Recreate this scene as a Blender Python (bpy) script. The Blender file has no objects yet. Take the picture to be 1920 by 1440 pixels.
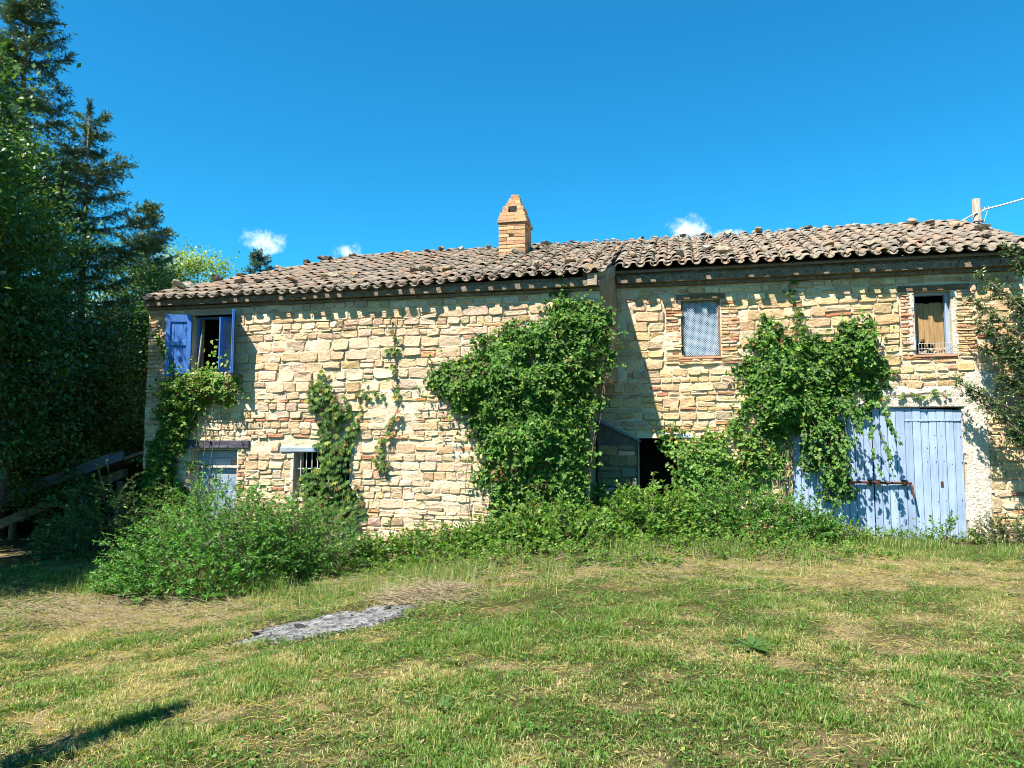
import bpy, bmesh, math, random
import numpy as np
from mathutils import Vector, Matrix

# ------------------------------------------------------------------ camera, world, sun, exposure
SC = bpy.context.scene
COL = SC.collection
cam_data = bpy.data.cameras.new("camera")
cam = bpy.data.objects.new("camera", cam_data)
COL.objects.link(cam)
cam.location = (1.093, -14.0, 1.6)
cam.rotation_euler = (math.radians(90) + 0.081, 0.0, 0.22)
cam_data.sensor_width = 36.0
cam_data.lens = 26.25
cam_data.clip_end = 2000.0
SC.camera = cam

SUN_DIR = Vector((-0.56, -1.0, 1.75)).normalized()          # towards the sun
world = bpy.data.worlds.new("World")
SC.world = world
world.use_nodes = True
wn, wl = world.node_tree.nodes, world.node_tree.links
wn.clear()
w_out = wn.new("ShaderNodeOutputWorld")
w_bg = wn.new("ShaderNodeBackground")
w_sky = wn.new("ShaderNodeTexSky")
w_sky.sky_type = 'NISHITA'
w_sky.sun_disc = False
w_sky.sun_elevation = math.asin(SUN_DIR.z)
w_sky.sun_rotation = math.atan2(SUN_DIR.x, SUN_DIR.y)
w_sky.altitude = 300.0
w_sky.air_density = 1.0
w_sky.dust_density = 0.2
w_sky.ozone_density = 3.0
w_hsv = wn.new("ShaderNodeHueSaturation")
w_hsv.inputs['Hue'].default_value = 0.495
w_hsv.inputs['Saturation'].default_value = 1.22
w_hsv.inputs['Value'].default_value = 0.93
w_tint = wn.new("ShaderNodeMix"); w_tint.data_type = 'RGBA'; w_tint.blend_type = 'MULTIPLY'
w_tint.inputs[0].default_value = 1.0
w_tint.inputs[7].default_value = (0.22, 1.03, 1.13, 1)
w_bg.inputs['Strength'].default_value = 0.069
wl.new(w_sky.outputs[0], w_hsv.inputs['Color'])
wl.new(w_hsv.outputs[0], w_tint.inputs[6])
# small fair-weather clouds: soft noisy puffs at fixed directions of the sky
w_tc = wn.new("ShaderNodeTexCoord")
w_noise = wn.new("ShaderNodeTexNoise")
w_noise.inputs['Scale'].default_value = 34.0
w_noise.inputs['Detail'].default_value = 7.0
w_noise.inputs['Roughness'].default_value = 0.62
wl.new(w_tc.outputs['Generated'], w_noise.inputs['Vector'])
CLOUDS = [((-0.5083, 0.8237, 0.2513), 0.036, 0.026), ((-0.4142, 0.876, 0.2471), 0.027, 0.017),
          ((0.0190, 0.9615, 0.2745), 0.036, 0.026), ((0.0590, 0.9611, 0.2650), 0.045, 0.010),
          ((-0.5824, 0.7821, 0.2215), 0.040, 0.018), ((-0.6808, 0.716, 0.1548), 0.06, 0.03),
          ((0.75, 0.62, 0.20), 0.06, 0.03), ((-0.95, 0.25, 0.17), 0.08, 0.03), ((0.3, -0.92, 0.25), 0.07, 0.03),
          ((-0.5, -0.82, 0.28), 0.05, 0.025), ((0.93, -0.25, 0.24), 0.05, 0.02)]
w_last = None
for (cd, rx, rz) in CLOUDS:
    m1 = wn.new("ShaderNodeVectorMath"); m1.operation = 'SUBTRACT'; m1.inputs[1].default_value = cd
    m2 = wn.new("ShaderNodeVectorMath"); m2.operation = 'MULTIPLY'; m2.inputs[1].default_value = (1 / rx, 1 / rx, 1 / rz)
    m3 = wn.new("ShaderNodeVectorMath"); m3.operation = 'LENGTH'
    wl.new(w_tc.outputs['Generated'], m1.inputs[0]); wl.new(m1.outputs[0], m2.inputs[0]); wl.new(m2.outputs[0], m3.inputs[0])
    m4 = wn.new("ShaderNodeMath"); m4.operation = 'SUBTRACT'; m4.inputs[0].default_value = 0.92
    wl.new(m3.outputs['Value'], m4.inputs[1])
    if w_last is None:
        w_last = m4
    else:
        mx = wn.new("ShaderNodeMath"); mx.operation = 'MAXIMUM'
        wl.new(w_last.outputs[0], mx.inputs[0]); wl.new(m4.outputs[0], mx.inputs[1]); w_last = mx
w_na = wn.new("ShaderNodeMath"); w_na.operation = 'MULTIPLY_ADD'
w_na.inputs[1].default_value = 2.6; w_na.inputs[2].default_value = -1.45
wl.new(w_noise.outputs['Fac'], w_na.inputs[0])
w_sum = wn.new("ShaderNodeMath"); w_sum.operation = 'ADD'
wl.new(w_na.outputs[0], w_sum.inputs[0]); wl.new(w_last.outputs[0], w_sum.inputs[1])
w_map = wn.new("ShaderNodeMapRange"); w_map.interpolation_type = 'SMOOTHSTEP'
w_map.inputs['From Min'].default_value = 0.0; w_map.inputs['From Max'].default_value = 1.1
wl.new(w_sum.outputs[0], w_map.inputs['Value'])
w_mix = wn.new("ShaderNodeMix"); w_mix.data_type = 'RGBA'
w_mix.inputs[7].default_value = (8.5, 9.0, 9.6, 1)
wl.new(w_map.outputs[0], w_mix.inputs[0]); wl.new(w_tint.outputs[2], w_mix.inputs[6])
wl.new(w_mix.outputs[2], w_bg.inputs['Color'])
wl.new(w_bg.outputs[0], w_out.inputs['Surface'])

sun_data = bpy.data.lights.new("sun", 'SUN')
sun_data.energy = 5.0
sun_data.angle = math.radians(0.53)
sun_data.color = (1.0, 0.93, 0.82)
sun = bpy.data.objects.new("sun", sun_data)
COL.objects.link(sun)
sun.location = (-20, -30, 40)
sun.rotation_euler = SUN_DIR.to_track_quat('Z', 'Y').to_euler()

SC.view_settings.view_transform = 'Standard'
SC.view_settings.look = 'None'
SC.view_settings.exposure = 1.62
SC.view_settings.gamma = 1.0
SC.render.engine = 'CYCLES'
SC.cycles.max_bounces = 5
SC.cycles.diffuse_bounces = 2
SC.cycles.glossy_bounces = 1
SC.cycles.transmission_bounces = 2
SC.cycles.filter_width = 1.0
SC.cycles.transparent_max_bounces = 8
SC.cycles.use_denoising = True

# ------------------------------------------------------------------ helpers
def rng_(seed):
    return np.random.default_rng(seed)

_LAT = np.random.default_rng(77).random((64, 64, 64)).astype(np.float32)
def vnoise(x, y, z=0.0):
    x = np.asarray(x, float); y = np.asarray(y, float); z = np.zeros_like(x) + z
    xi, yi, zi = np.floor(x).astype(int), np.floor(y).astype(int), np.floor(z).astype(int)
    fx, fy, fz = x - xi, y - yi, z - zi
    fx, fy, fz = [t * t * (3 - 2 * t) for t in (fx, fy, fz)]
    def g(a, b, c):
        return _LAT[(xi + a) & 63, (yi + b) & 63, (zi + c) & 63]
    c00 = g(0, 0, 0) * (1 - fx) + g(1, 0, 0) * fx; c10 = g(0, 1, 0) * (1 - fx) + g(1, 1, 0) * fx
    c01 = g(0, 0, 1) * (1 - fx) + g(1, 0, 1) * fx; c11 = g(0, 1, 1) * (1 - fx) + g(1, 1, 1) * fx
    return (c00 * (1 - fy) + c10 * fy) * (1 - fz) + (c01 * (1 - fy) + c11 * fy) * fz
def fbm(x, y, z=0.0, o=3):
    s = 0.0; a = 0.5; t = 0.0
    x = np.asarray(x, float); y = np.asarray(y, float); z = np.asarray(z, float)
    for k in range(o):
        s = s + a * vnoise(x * 2 ** k + 7 * k, y * 2 ** k + 3 * k, z * 2 ** k + 11 * k); t += a; a *= 0.5
    return s / t
def sstep(a, b, x):
    t = np.clip((np.asarray(x, float) - a) / (b - a), 0, 1)
    return t * t * (3 - 2 * t)

def mk(name, V, F, mat, parent=None, smooth=False, col=None, link=True):
    me = bpy.data.meshes.new(name)
    if isinstance(F, np.ndarray):
        V = np.asarray(V, np.float32); F = np.asarray(F, np.int32); k = F.shape[1]; m = F.shape[0]
        me.vertices.add(len(V)); me.vertices.foreach_set("co", V.ravel())
        me.loops.add(m * k); me.loops.foreach_set("vertex_index", F.ravel())
        me.polygons.add(m); me.polygons.foreach_set("loop_start", np.arange(0, m * k, k, dtype=np.int32))
        me.polygons.foreach_set("loop_total", np.full(m, k, np.int32))
        me.update(calc_edges=True)
    else:
        me.from_pydata([tuple(map(float, v)) for v in V], [], F)
    if smooth:
        me.polygons.foreach_set("use_smooth", np.ones(len(me.polygons), bool))
    if col is not None:
        ca = me.color_attributes.new("Col", 'FLOAT_COLOR', 'POINT')
        c = np.ones((len(V), 4), np.float32); c[:, :3] = np.asarray(col, np.float32)
        ca.data.foreach_set("color", c.ravel())
    if mat is not None:
        me.materials.append(mat)
    o = bpy.data.objects.new(name, me)
    if link:
        COL.objects.link(o)
    if parent is not None:
        o.parent = parent
    return o

def empty(name, loc=(0, 0, 0), parent=None):
    o = bpy.data.objects.new(name, None)
    o.location = loc; o.empty_display_size = 0.2
    COL.objects.link(o)
    if parent is not None:
        o.parent = parent
    return o
def tag(o, label=None, cat=None, group=None, kind=None):
    if label: o["label"] = label
    if cat: o["category"] = cat
    if group: o["group"] = group
    if kind: o["kind"] = kind
    return o

class G:                                     # collects geometry for ONE mesh
    def __init__(s): s.V = []; s.F = []; s.C = []; s.n = 0
    def add(s, V, F, c=None):
        s.V.append(np.asarray(V, float)); k = s.n
        s.F += [tuple(i + k for i in f) for f in F]; s.n += len(V)
        if c is not None: s.C.append(np.tile(np.asarray(c, float), (len(V), 1)))
        return s
    def box(s, x0, x1, y0, y1, z0, z1, j=0.0, r=None, c=None):
        V = np.array([(x, y, z) for z in (z0, z1) for y in (y0, y1) for x in (x0, x1)], float)
        if j: V = V + (r or RG).normal(0, j, V.shape)
        return s.add(V, BOXF, c)
    def tube(s, pts, rad, n=6, cap=True, c=None):
        V, F = tube(pts, rad, n, cap); return s.add(V, F, c)
    def build(s, name, mat, parent=None, smooth=False):
        return mk(name, np.vstack(s.V), s.F, mat, parent, smooth, np.vstack(s.C) if s.C else None)
BOXF = [(0, 2, 3, 1), (4, 5, 7, 6), (0, 1, 5, 4), (2, 6, 7, 3), (0, 4, 6, 2), (1, 3, 7, 5)]
RG = rng_(5)

def tube(pts, rad, n=6, cap=True):
    P = np.asarray(pts, float); m = len(P)
    R = np.full(m, rad, float) if np.isscalar(rad) else np.asarray(rad, float)
    T = np.gradient(P, axis=0); T /= np.linalg.norm(T, axis=1)[:, None] + 1e-9
    ref = np.array([0, 0, 1.0]) if abs(T[0, 2]) < 0.9 else np.array([1.0, 0, 0])
    V = []
    for i in range(m):
        a = np.cross(T[i], ref); a /= np.linalg.norm(a) + 1e-9; b = np.cross(T[i], a)
        for k in range(n):
            t = 2 * math.pi * k / n
            V.append(P[i] + R[i] * (math.cos(t) * a + math.sin(t) * b))
    F = [(i * n + k, i * n + (k + 1) % n, (i + 1) * n + (k + 1) % n, (i + 1) * n + k) for i in range(m - 1) for k in range(n)]
    if cap:
        F.append(tuple(range(n - 1, -1, -1))); F.append(tuple((m - 1) * n + k for k in range(n)))
    return np.array(V), F

def bbox_obj(name, x0, x1, y0, y1, z0, z1, mat, parent=None, bev=0.006, j=0.0, r=None, cuts=0):
    bm = bmesh.new()
    bmesh.ops.create_cube(bm, size=1.0)
    for v in bm.verts:
        v.co = Vector(((x0 + x1) / 2 + v.co.x * (x1 - x0), (y0 + y1) / 2 + v.co.y * (y1 - y0), (z0 + z1) / 2 + v.co.z * (z1 - z0)))
        if j:
            q = (r or RG).normal(0, j, 3); v.co += Vector(q)
    if bev:
        bmesh.ops.bevel(bm, geom=list(bm.edges), offset=bev, segments=1, affect='EDGES', profile=0.5)
    me = bpy.data.meshes.new(name); bm.to_mesh(me); bm.free()
    me.materials.append(mat)
    o = bpy.data.objects.new(name, me); COL.objects.link(o)
    if parent is not None: o.parent = parent
    return o

# ------------------------------------------------------------------ materials
def new_mat(name):
    m = bpy.data.materials.new(name); m.use_nodes = True
    nt = m.node_tree; nt.nodes.clear()
    out = nt.nodes.new("ShaderNodeOutputMaterial"); b = nt.nodes.new("ShaderNodeBsdfPrincipled")
    nt.links.new(b.outputs[0], out.inputs[0])
    return m, nt, b, out
def nd(nt, t, **kw):
    n = nt.nodes.new(t)
    for k, v in kw.items(): setattr(n, k, v)
    return n
def noise(nt, scale, detail=4, rough=0.6, vec=None, stretch=None):
    n = nd(nt, "ShaderNodeTexNoise"); n.inputs['Scale'].default_value = scale
    n.inputs['Detail'].default_value = detail; n.inputs['Roughness'].default_value = rough
    tc = nd(nt, "ShaderNodeNewGeometry"); src = tc.outputs['Position']
    if vec is not None: src = vec
    if stretch:
        mp = nd(nt, "ShaderNodeVectorMath", operation='MULTIPLY'); mp.inputs[1].default_value = stretch
        nt.links.new(src, mp.inputs[0]); src = mp.outputs[0]
    nt.links.new(src, n.inputs['Vector'])
    return n
def ramp(nt, fac, stops):
    r = nd(nt, "ShaderNodeValToRGB"); e = r.color_ramp.elements
    while len(e) < len(stops): e.new(0.5)
    for q, (p, c) in zip(e, stops):
        q.position = p; q.color = (*c, 1)
    nt.links.new(fac, r.inputs[0]); return r
def mixc(nt, fac, a, b, mode='MIX'):
    m = nd(nt, "ShaderNodeMix", data_type='RGBA', blend_type=mode)
    for sock, v in ((0, fac), (6, a), (7, b)):
        if isinstance(v, (int, float)): m.inputs[sock].default_value = v
        elif isinstance(v, tuple): m.inputs[sock].default_value = (*v, 1)
        else: nt.links.new(v, m.inputs[sock])
    return m.outputs[2]
def bump(nt, bsdf, height, strength=0.5, dist=0.01):
    b = nd(nt, "ShaderNodeBump"); b.inputs['Strength'].default_value = strength; b.inputs['Distance'].default_value = dist
    nt.links.new(height, b.inputs['Height']); nt.links.new(b.outputs[0], bsdf.inputs['Normal'])
def attr(nt, name="Col"):
    a = nd(nt, "ShaderNodeAttribute"); a.attribute_name = name; return a

def mat_basic(name, c1, c2, scale=8, rough=0.8, bscale=60, bstr=0.4, bdist=0.01, stretch=None, c3=None, t3=0.62, metal=0.0, spec=0.3, p=(0.35, 0.65)):
    m, nt, b, _ = new_mat(name)
    n = noise(nt, scale, 5, 0.65, stretch=stretch)
    c = ramp(nt, n.outputs['Fac'], [(p[0], c1), (p[1], c2)]).outputs[0]
    if c3:
        n3 = noise(nt, scale * 2.7, 6, 0.7, stretch=stretch)
        f = ramp(nt, n3.outputs['Fac'], [(t3 - 0.03, (0, 0, 0)), (t3 + 0.03, (1, 1, 1))]).outputs[0]
        c = mixc(nt, f, c, c3)
    nt.links.new(c, b.inputs['Base Color'])
    b.inputs['Roughness'].default_value = rough; b.inputs['Metallic'].default_value = metal
    b.inputs['Specular IOR Level'].default_value = spec
    nb = noise(nt, bscale, 5, 0.7, stretch=stretch)
    bump(nt, b, nb.outputs['Fac'], bstr, bdist)
    return m

def mat_attr_stone(name, grain=30, var=0.35, bstr=0.7, bdist=0.02, lichen=None, dark=0.0):
    m, nt, b, _ = new_mat(name)
    a = attr(nt)
    n = noise(nt, grain, 6, 0.7)
    lo = 1.0 - var
    c = mixc(nt, 1.0, a.outputs['Color'], ramp(nt, n.outputs['Fac'], [(0.3, (lo, lo * 0.97, lo * 0.93)), (0.7, (1.12, 1.12, 1.12))]).outputs[0], 'MULTIPLY')
    n2 = noise(nt, 3.2, 5, 0.65)
    c = mixc(nt, ramp(nt, n2.outputs['Fac'], [(0.58, (0, 0, 0)), (0.78, (0.35, 0.35, 0.35))]).outputs[0], c, (0.33, 0.285, 0.215))
    if lichen:
        n3 = noise(nt, 11, 6, 0.75)
        c = mixc(nt, ramp(nt, n3.outputs['Fac'], [(0.56, (0, 0, 0)), (0.64, (0.8, 0.8, 0.8))]).outputs[0], c, lichen)
    nt.links.new(c, b.inputs['Base Color'])
    b.inputs['Roughness'].default_value = 0.92; b.inputs['Specular IOR Level'].default_value = 0.15
    nb = noise(nt, grain * 1.1, 7, 0.72)
    bump(nt, b, nb.outputs['Fac'], bstr, bdist)
    return m

def mat_tile(name):
    m, nt, b, _ = new_mat(name)
    a = attr(nt); oi = nd(nt, "ShaderNodeObjectInfo")
    s = nd(nt, "ShaderNodeSeparateColor"); nt.links.new(a.outputs['Color'], s.inputs[0])
    ad = nd(nt, "ShaderNodeMath", operation='ADD'); fr = nd(nt, "ShaderNodeMath", operation='FRACT')
    nt.links.new(s.outputs[0], ad.inputs[0]); nt.links.new(oi.outputs['Random'], ad.inputs[1]); nt.links.new(ad.outputs[0], fr.inputs[0])
    c = ramp(nt, fr.outputs[0], [(0.0, (0.175, 0.14, 0.108)), (0.25, (0.215, 0.168, 0.125)), (0.5, (0.14, 0.12, 0.098)), (0.72, (0.25, 0.207, 0.16)), (0.9, (0.26, 0.15, 0.095)), (1.0, (0.11, 0.094, 0.078))]).outputs[0]
    n = noise(nt, 9, 6, 0.7)
    c = mixc(nt, ramp(nt, n.outputs['Fac'], [(0.45, (0, 0, 0)), (0.62, (0.7, 0.7, 0.7))]).outputs[0], c, (0.19, 0.166, 0.132))
    n2 = noise(nt, 26, 6, 0.75)
    c = mixc(nt, ramp(nt, n2.outputs['Fac'], [(0.55, (0, 0, 0)), (0.66, (0.75, 0.75, 0.75))]).outputs[0], c, (0.07, 0.06, 0.05))
    n3 = noise(nt, 17, 5, 0.7)
    c = mixc(nt, ramp(nt, n3.outputs['Fac'], [(0.63, (0, 0, 0)), (0.7, (0.6, 0.6, 0.6))]).outputs[0], c, (0.31, 0.28, 0.2))
    nt.links.new(c, b.inputs['Base Color']); b.inputs['Roughness'].default_value = 0.9; b.inputs['Specular IOR Level'].default_value = 0.2
    bump(nt, b, noise(nt, 45, 6, 0.7).outputs['Fac'], 0.6, 0.012)
    return m

def mat_leaf(name, dark, light, yellow=(0.35, 0.33, 0.05), trans=0.35, gloss=0.42, spec=0.45, brown=(0.16, 0.07, 0.03)):
    m, nt, b, out = new_mat(name)
    a = attr(nt); s = nd(nt, "ShaderNodeSeparateColor"); nt.links.new(a.outputs['Color'], s.inputs[0])
    c = mixc(nt, s.outputs[0], dark, light)
    c = mixc(nt, s.outputs[1], c, yellow)
    c = mixc(nt, s.outputs[2], c, brown)
    nt.links.new(c, b.inputs['Base Color']); b.inputs['Roughness'].default_value = gloss
    b.inputs['Specular IOR Level'].default_value = spec
    tr = nd(nt, "ShaderNodeBsdfTranslucent")
    tc = mixc(nt, 1.0, c, (1.5, 1.6, 0.55), 'MULTIPLY'); nt.links.new(tc, tr.inputs['Color'])
    mx = nd(nt, "ShaderNodeMixShader"); mx.inputs[0].default_value = trans
    nt.links.new(b.outputs[0], mx.inputs[1]); nt.links.new(tr.outputs[0], mx.inputs[2]); nt.links.new(mx.outputs[0], out.inputs[0])
    return m

def mat_paint(name, c1, c2, wood, wear=0.66, stretch=(30, 30, 1.6), rough=0.55, fade=None):
    m, nt, b, _ = new_mat(name)
    n = noise(nt, 2.2, 5, 0.6)
    c = ramp(nt, n.outputs['Fac'], [(0.35, c1), (0.65, c2)]).outputs[0]
    ng = noise(nt, 1.0, 6, 0.7, stretch=stretch)
    c = mixc(nt, ramp(nt, ng.outputs['Fac'], [(0.42, (0, 0, 0)), (0.6, (0.35, 0.35, 0.35))]).outputs[0], c, tuple(min(1, q * 1.25 + 0.05) for q in c2))
    c = mixc(nt, ramp(nt, ng.outputs['Fac'], [(wear, (0, 0, 0)), (wear + 0.04, (1, 1, 1))]).outputs[0], c, wood)
    oi = nd(nt, "ShaderNodeObjectInfo")
    v = nd(nt, "ShaderNodeMapRange"); v.inputs['To Min'].default_value = 0.88; v.inputs['To Max'].default_value = 1.08
    nt.links.new(oi.outputs['Random'], v.inputs['Value'])
    cc = nd(nt, "ShaderNodeVectorMath", operation='SCALE'); nt.links.new(c, cc.inputs[0]); nt.links.new(v.outputs[0], cc.inputs['Scale'])
    nt.links.new(cc.outputs[0], b.inputs['Base Color']); b.inputs['Roughness'].default_value = rough
    b.inputs['Specular IOR Level'].default_value = 0.3
    bump(nt, b, ng.outputs['Fac'], 0.35, 0.006)
    return m

M = {}
M['stone'] = mat_attr_stone('stone', 20, 0.32, 0.9, 0.03)
M['brick'] = mat_attr_stone('brick', 34, 0.4, 0.7, 0.02)
M['rock'] = mat_attr_stone('rock', 16, 0.5, 0.9, 0.03, lichen=(0.5, 0.46, 0.33))
M['mortar'] = mat_basic('mortar', (0.47, 0.375, 0.255), (0.62, 0.515, 0.37), 6, 0.95, 30, 0.9, 0.03, c3=(0.42, 0.33, 0.215), t3=0.62, spec=0.1)
M['plaster'] = mat_basic('plaster', (0.52, 0.45, 0.375), (0.66, 0.58, 0.49), 5, 0.95, 24, 1.0, 0.045, c3=(0.36, 0.27, 0.19), t3=0.6, spec=0.1)
M['grey_plaster'] = mat_basic('grey_plaster', (0.24, 0.19, 0.135), (0.36, 0.295, 0.215), 5, 0.95, 40, 0.7, 0.02, spec=0.1)
M['cornice'] = mat_basic('cornice', (0.13, 0.10, 0.072), (0.235, 0.185, 0.135), 9, 0.95, 30, 0.9, 0.03, c3=(0.07, 0.055, 0.045), t3=0.58, spec=0.1)  # brown-black so the colour itself deepens the shadow band under the eaves
M['shaded_stone'] = mat_basic('shaded_stone', (0.06, 0.054, 0.048), (0.11, 0.098, 0.086), 5, 0.95, 30, 0.8, 0.03, spec=0.1)  # wall stone darkened, the deep shade of the corner put into its colour
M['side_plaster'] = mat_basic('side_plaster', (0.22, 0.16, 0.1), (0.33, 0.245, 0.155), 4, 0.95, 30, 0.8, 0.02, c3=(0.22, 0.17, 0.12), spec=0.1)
M['tile'] = mat_tile('tile')
M['deck'] = mat_basic('deck', (0.12, 0.085, 0.06), (0.2, 0.15, 0.11), 12, 0.9)
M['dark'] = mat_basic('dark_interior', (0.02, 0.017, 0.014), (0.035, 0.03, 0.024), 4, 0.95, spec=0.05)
M['blue'] = mat_paint('blue_paint', (0.018, 0.08, 0.29), (0.036, 0.135, 0.39), (0.14, 0.12, 0.1), 0.74)
M['pale_blue'] = mat_paint('pale_blue_paint', (0.19, 0.255, 0.375), (0.26, 0.335, 0.46), (0.2, 0.19, 0.185), 0.655)
M['grey_blue'] = mat_paint('grey_blue_paint', (0.14, 0.19, 0.28), (0.25, 0.31, 0.4), (0.3, 0.23, 0.15), 0.58, stretch=(1.6, 30, 30))
M['charred'] = mat_basic('charred_wood', (0.025, 0.025, 0.035), (0.085, 0.085, 0.115), 6, 0.75, 40, 0.9, 0.02, stretch=(0.5, 3, 3))
M['grey_wood'] = mat_basic('grey_wood', (0.18, 0.15, 0.12), (0.34, 0.29, 0.24), 3, 0.85, 20, 0.7, 0.01, stretch=(1, 6, 6))
M['ochre_wood'] = mat_basic('ochre_wood', (0.2, 0.12, 0.05), (0.34, 0.215, 0.095), 3, 0.8, 20, 0.4, 0.006, stretch=(8, 8, 1))
M['brown_wood'] = mat_basic('brown_wood', (0.09, 0.055, 0.03), (0.2, 0.13, 0.08), 3, 0.85, 20, 0.7, 0.01, stretch=(1.5, 6, 6))
M['rust'] = mat_basic('rust', (0.04, 0.016, 0.01), (0.12, 0.05, 0.028), 25, 0.8, 80, 0.5, 0.004, metal=0.3)
M['iron'] = mat_basic('iron', (0.35, 0.36, 0.38), (0.55, 0.55, 0.56), 20, 0.6, 80, 0.3, 0.003, metal=0.2)
M['white_wire'] = mat_basic('white_wire', (0.4, 0.37, 0.33), (0.5, 0.47, 0.43), 20, 0.5)
M['net'] = mat_basic('net', (0.5, 0.62, 0.72), (0.66, 0.76, 0.82), 6, 0.6)
M['curtain'] = mat_basic('curtain', (0.055, 0.12, 0.2), (0.11, 0.19, 0.28), 3, 0.9, 12, 0.3, 0.02)
M['rag'] = mat_basic('pale_rubble', (0.5, 0.52, 0.42), (0.75, 0.68, 0.58), 18, 0.95, 60, 0.8, 0.02)
M['bark'] = mat_basic('bark', (0.07, 0.05, 0.035), (0.16, 0.125, 0.095), 7, 0.95, 30, 0.9, 0.03, stretch=(3, 3, 0.7))
M['vine_bark'] = mat_basic('vine_bark', (0.1, 0.075, 0.05), (0.22, 0.17, 0.12), 12, 0.95, 40, 0.8, 0.01)
M['dry_stem'] = mat_basic('dry_stem', (0.17, 0.13, 0.08), (0.36, 0.29, 0.18), 12, 0.9)
M['concrete'] = mat_basic('pole_wood', (0.15, 0.125, 0.10), (0.27, 0.235, 0.195), 6, 0.9, 30, 0.6, 0.01, stretch=(4, 4, 0.6))
M['cable'] = mat_basic('cable', (0.42, 0.47, 0.52), (0.55, 0.6, 0.64), 10, 0.5)
M['ash'] = mat_basic('ash', (0.05, 0.05, 0.051), (0.27, 0.27, 0.275), 9, 0.95, 40, 0.9, 0.03, c3=(0.025, 0.024, 0.022), t3=0.57)
M['shade_blue'] = mat_paint('shade_blue_paint', (0.05, 0.07, 0.11), (0.08, 0.11, 0.16), (0.1, 0.08, 0.06), 0.62, stretch=(1.6, 30, 30))  # darker copy of the grey blue, shade painted in for fascia and corner board
M['char'] = mat_basic('char', (0.012, 0.012, 0.012), (0.03, 0.028, 0.026), 10, 0.9)
M['ivy_leaf'] = mat_leaf('ivy_leaf', (0.016, 0.058, 0.008), (0.085, 0.20, 0.022), (0.24, 0.32, 0.03), 0.32, gloss=0.55, spec=0.3)
M['creeper_leaf'] = mat_leaf('creeper_leaf', (0.024, 0.068, 0.011), (0.078, 0.16, 0.024), (0.24, 0.27, 0.04), 0.35, gloss=0.6, spec=0.2, brown=(0.24, 0.10, 0.05))
M['shrub_leaf'] = mat_leaf('shrub_leaf', (0.015, 0.06, 0.009), (0.09, 0.235, 0.032), (0.26, 0.34, 0.04), 0.32, gloss=0.5, spec=0.35)
M['weed_leaf'] = mat_leaf('weed_leaf', (0.032, 0.085, 0.012), (0.125, 0.25, 0.035), (0.3, 0.32, 0.05), 0.35, gloss=0.55, spec=0.3)
M['evergreen_leaf'] = mat_leaf('evergreen_leaf', (0.018, 0.05, 0.012), (0.08, 0.14, 0.03), (0.14, 0.14, 0.04), 0.15, gloss=0.35)
M['needle'] = mat_leaf('needle', (0.018, 0.052, 0.022), (0.095, 0.15, 0.055), (0.13, 0.13, 0.04), 0.12, gloss=0.5)
M['tree_leaf'] = mat_leaf('tree_leaf', (0.018, 0.058, 0.013), (0.09, 0.175, 0.038), (0.2, 0.25, 0.06), 0.36)
M['bright_leaf'] = mat_leaf('bright_leaf', (0.10, 0.17, 0.02), (0.26, 0.33, 0.05), (0.4, 0.4, 0.06), 0.4)
M['blue_leaf'] = mat_leaf('blue_leaf', (0.03, 0.065, 0.045), (0.08, 0.13, 0.09), (0.13, 0.17, 0.06), 0.2)
M['grass'] = mat_leaf('grass_blade', (0.045, 0.10, 0.014), (0.14, 0.235, 0.04), (0.40, 0.335, 0.16), 0.35, gloss=0.5, spec=0.3, brown=(0.3, 0.2, 0.1))
M['dead_leaf'] = mat_leaf('dead_leaf', (0.15, 0.09, 0.04), (0.3, 0.21, 0.11), (0.33, 0.2, 0.08), 0.15, gloss=0.7)

def mat_ground():
    m, nt, b, _ = new_mat('ground')
    a = attr(nt)
    n = noise(nt, 48, 7, 0.8)
    c = mixc(nt, 1.0, a.outputs['Color'], ramp(nt, n.outputs['Fac'], [(0.36, (0.3, 0.3, 0.3)), (0.64, (1.35, 1.32, 1.25))]).outputs[0], 'MULTIPLY')
    nt.links.new(c, b.inputs['Base Color']); b.inputs['Roughness'].default_value = 0.95; b.inputs['Specular IOR Level'].default_value = 0.1
    bump(nt, b, noise(nt, 60, 6, 0.7).outputs['Fac'], 0.8, 0.03)
    return m
M['ground'] = mat_ground()

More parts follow.
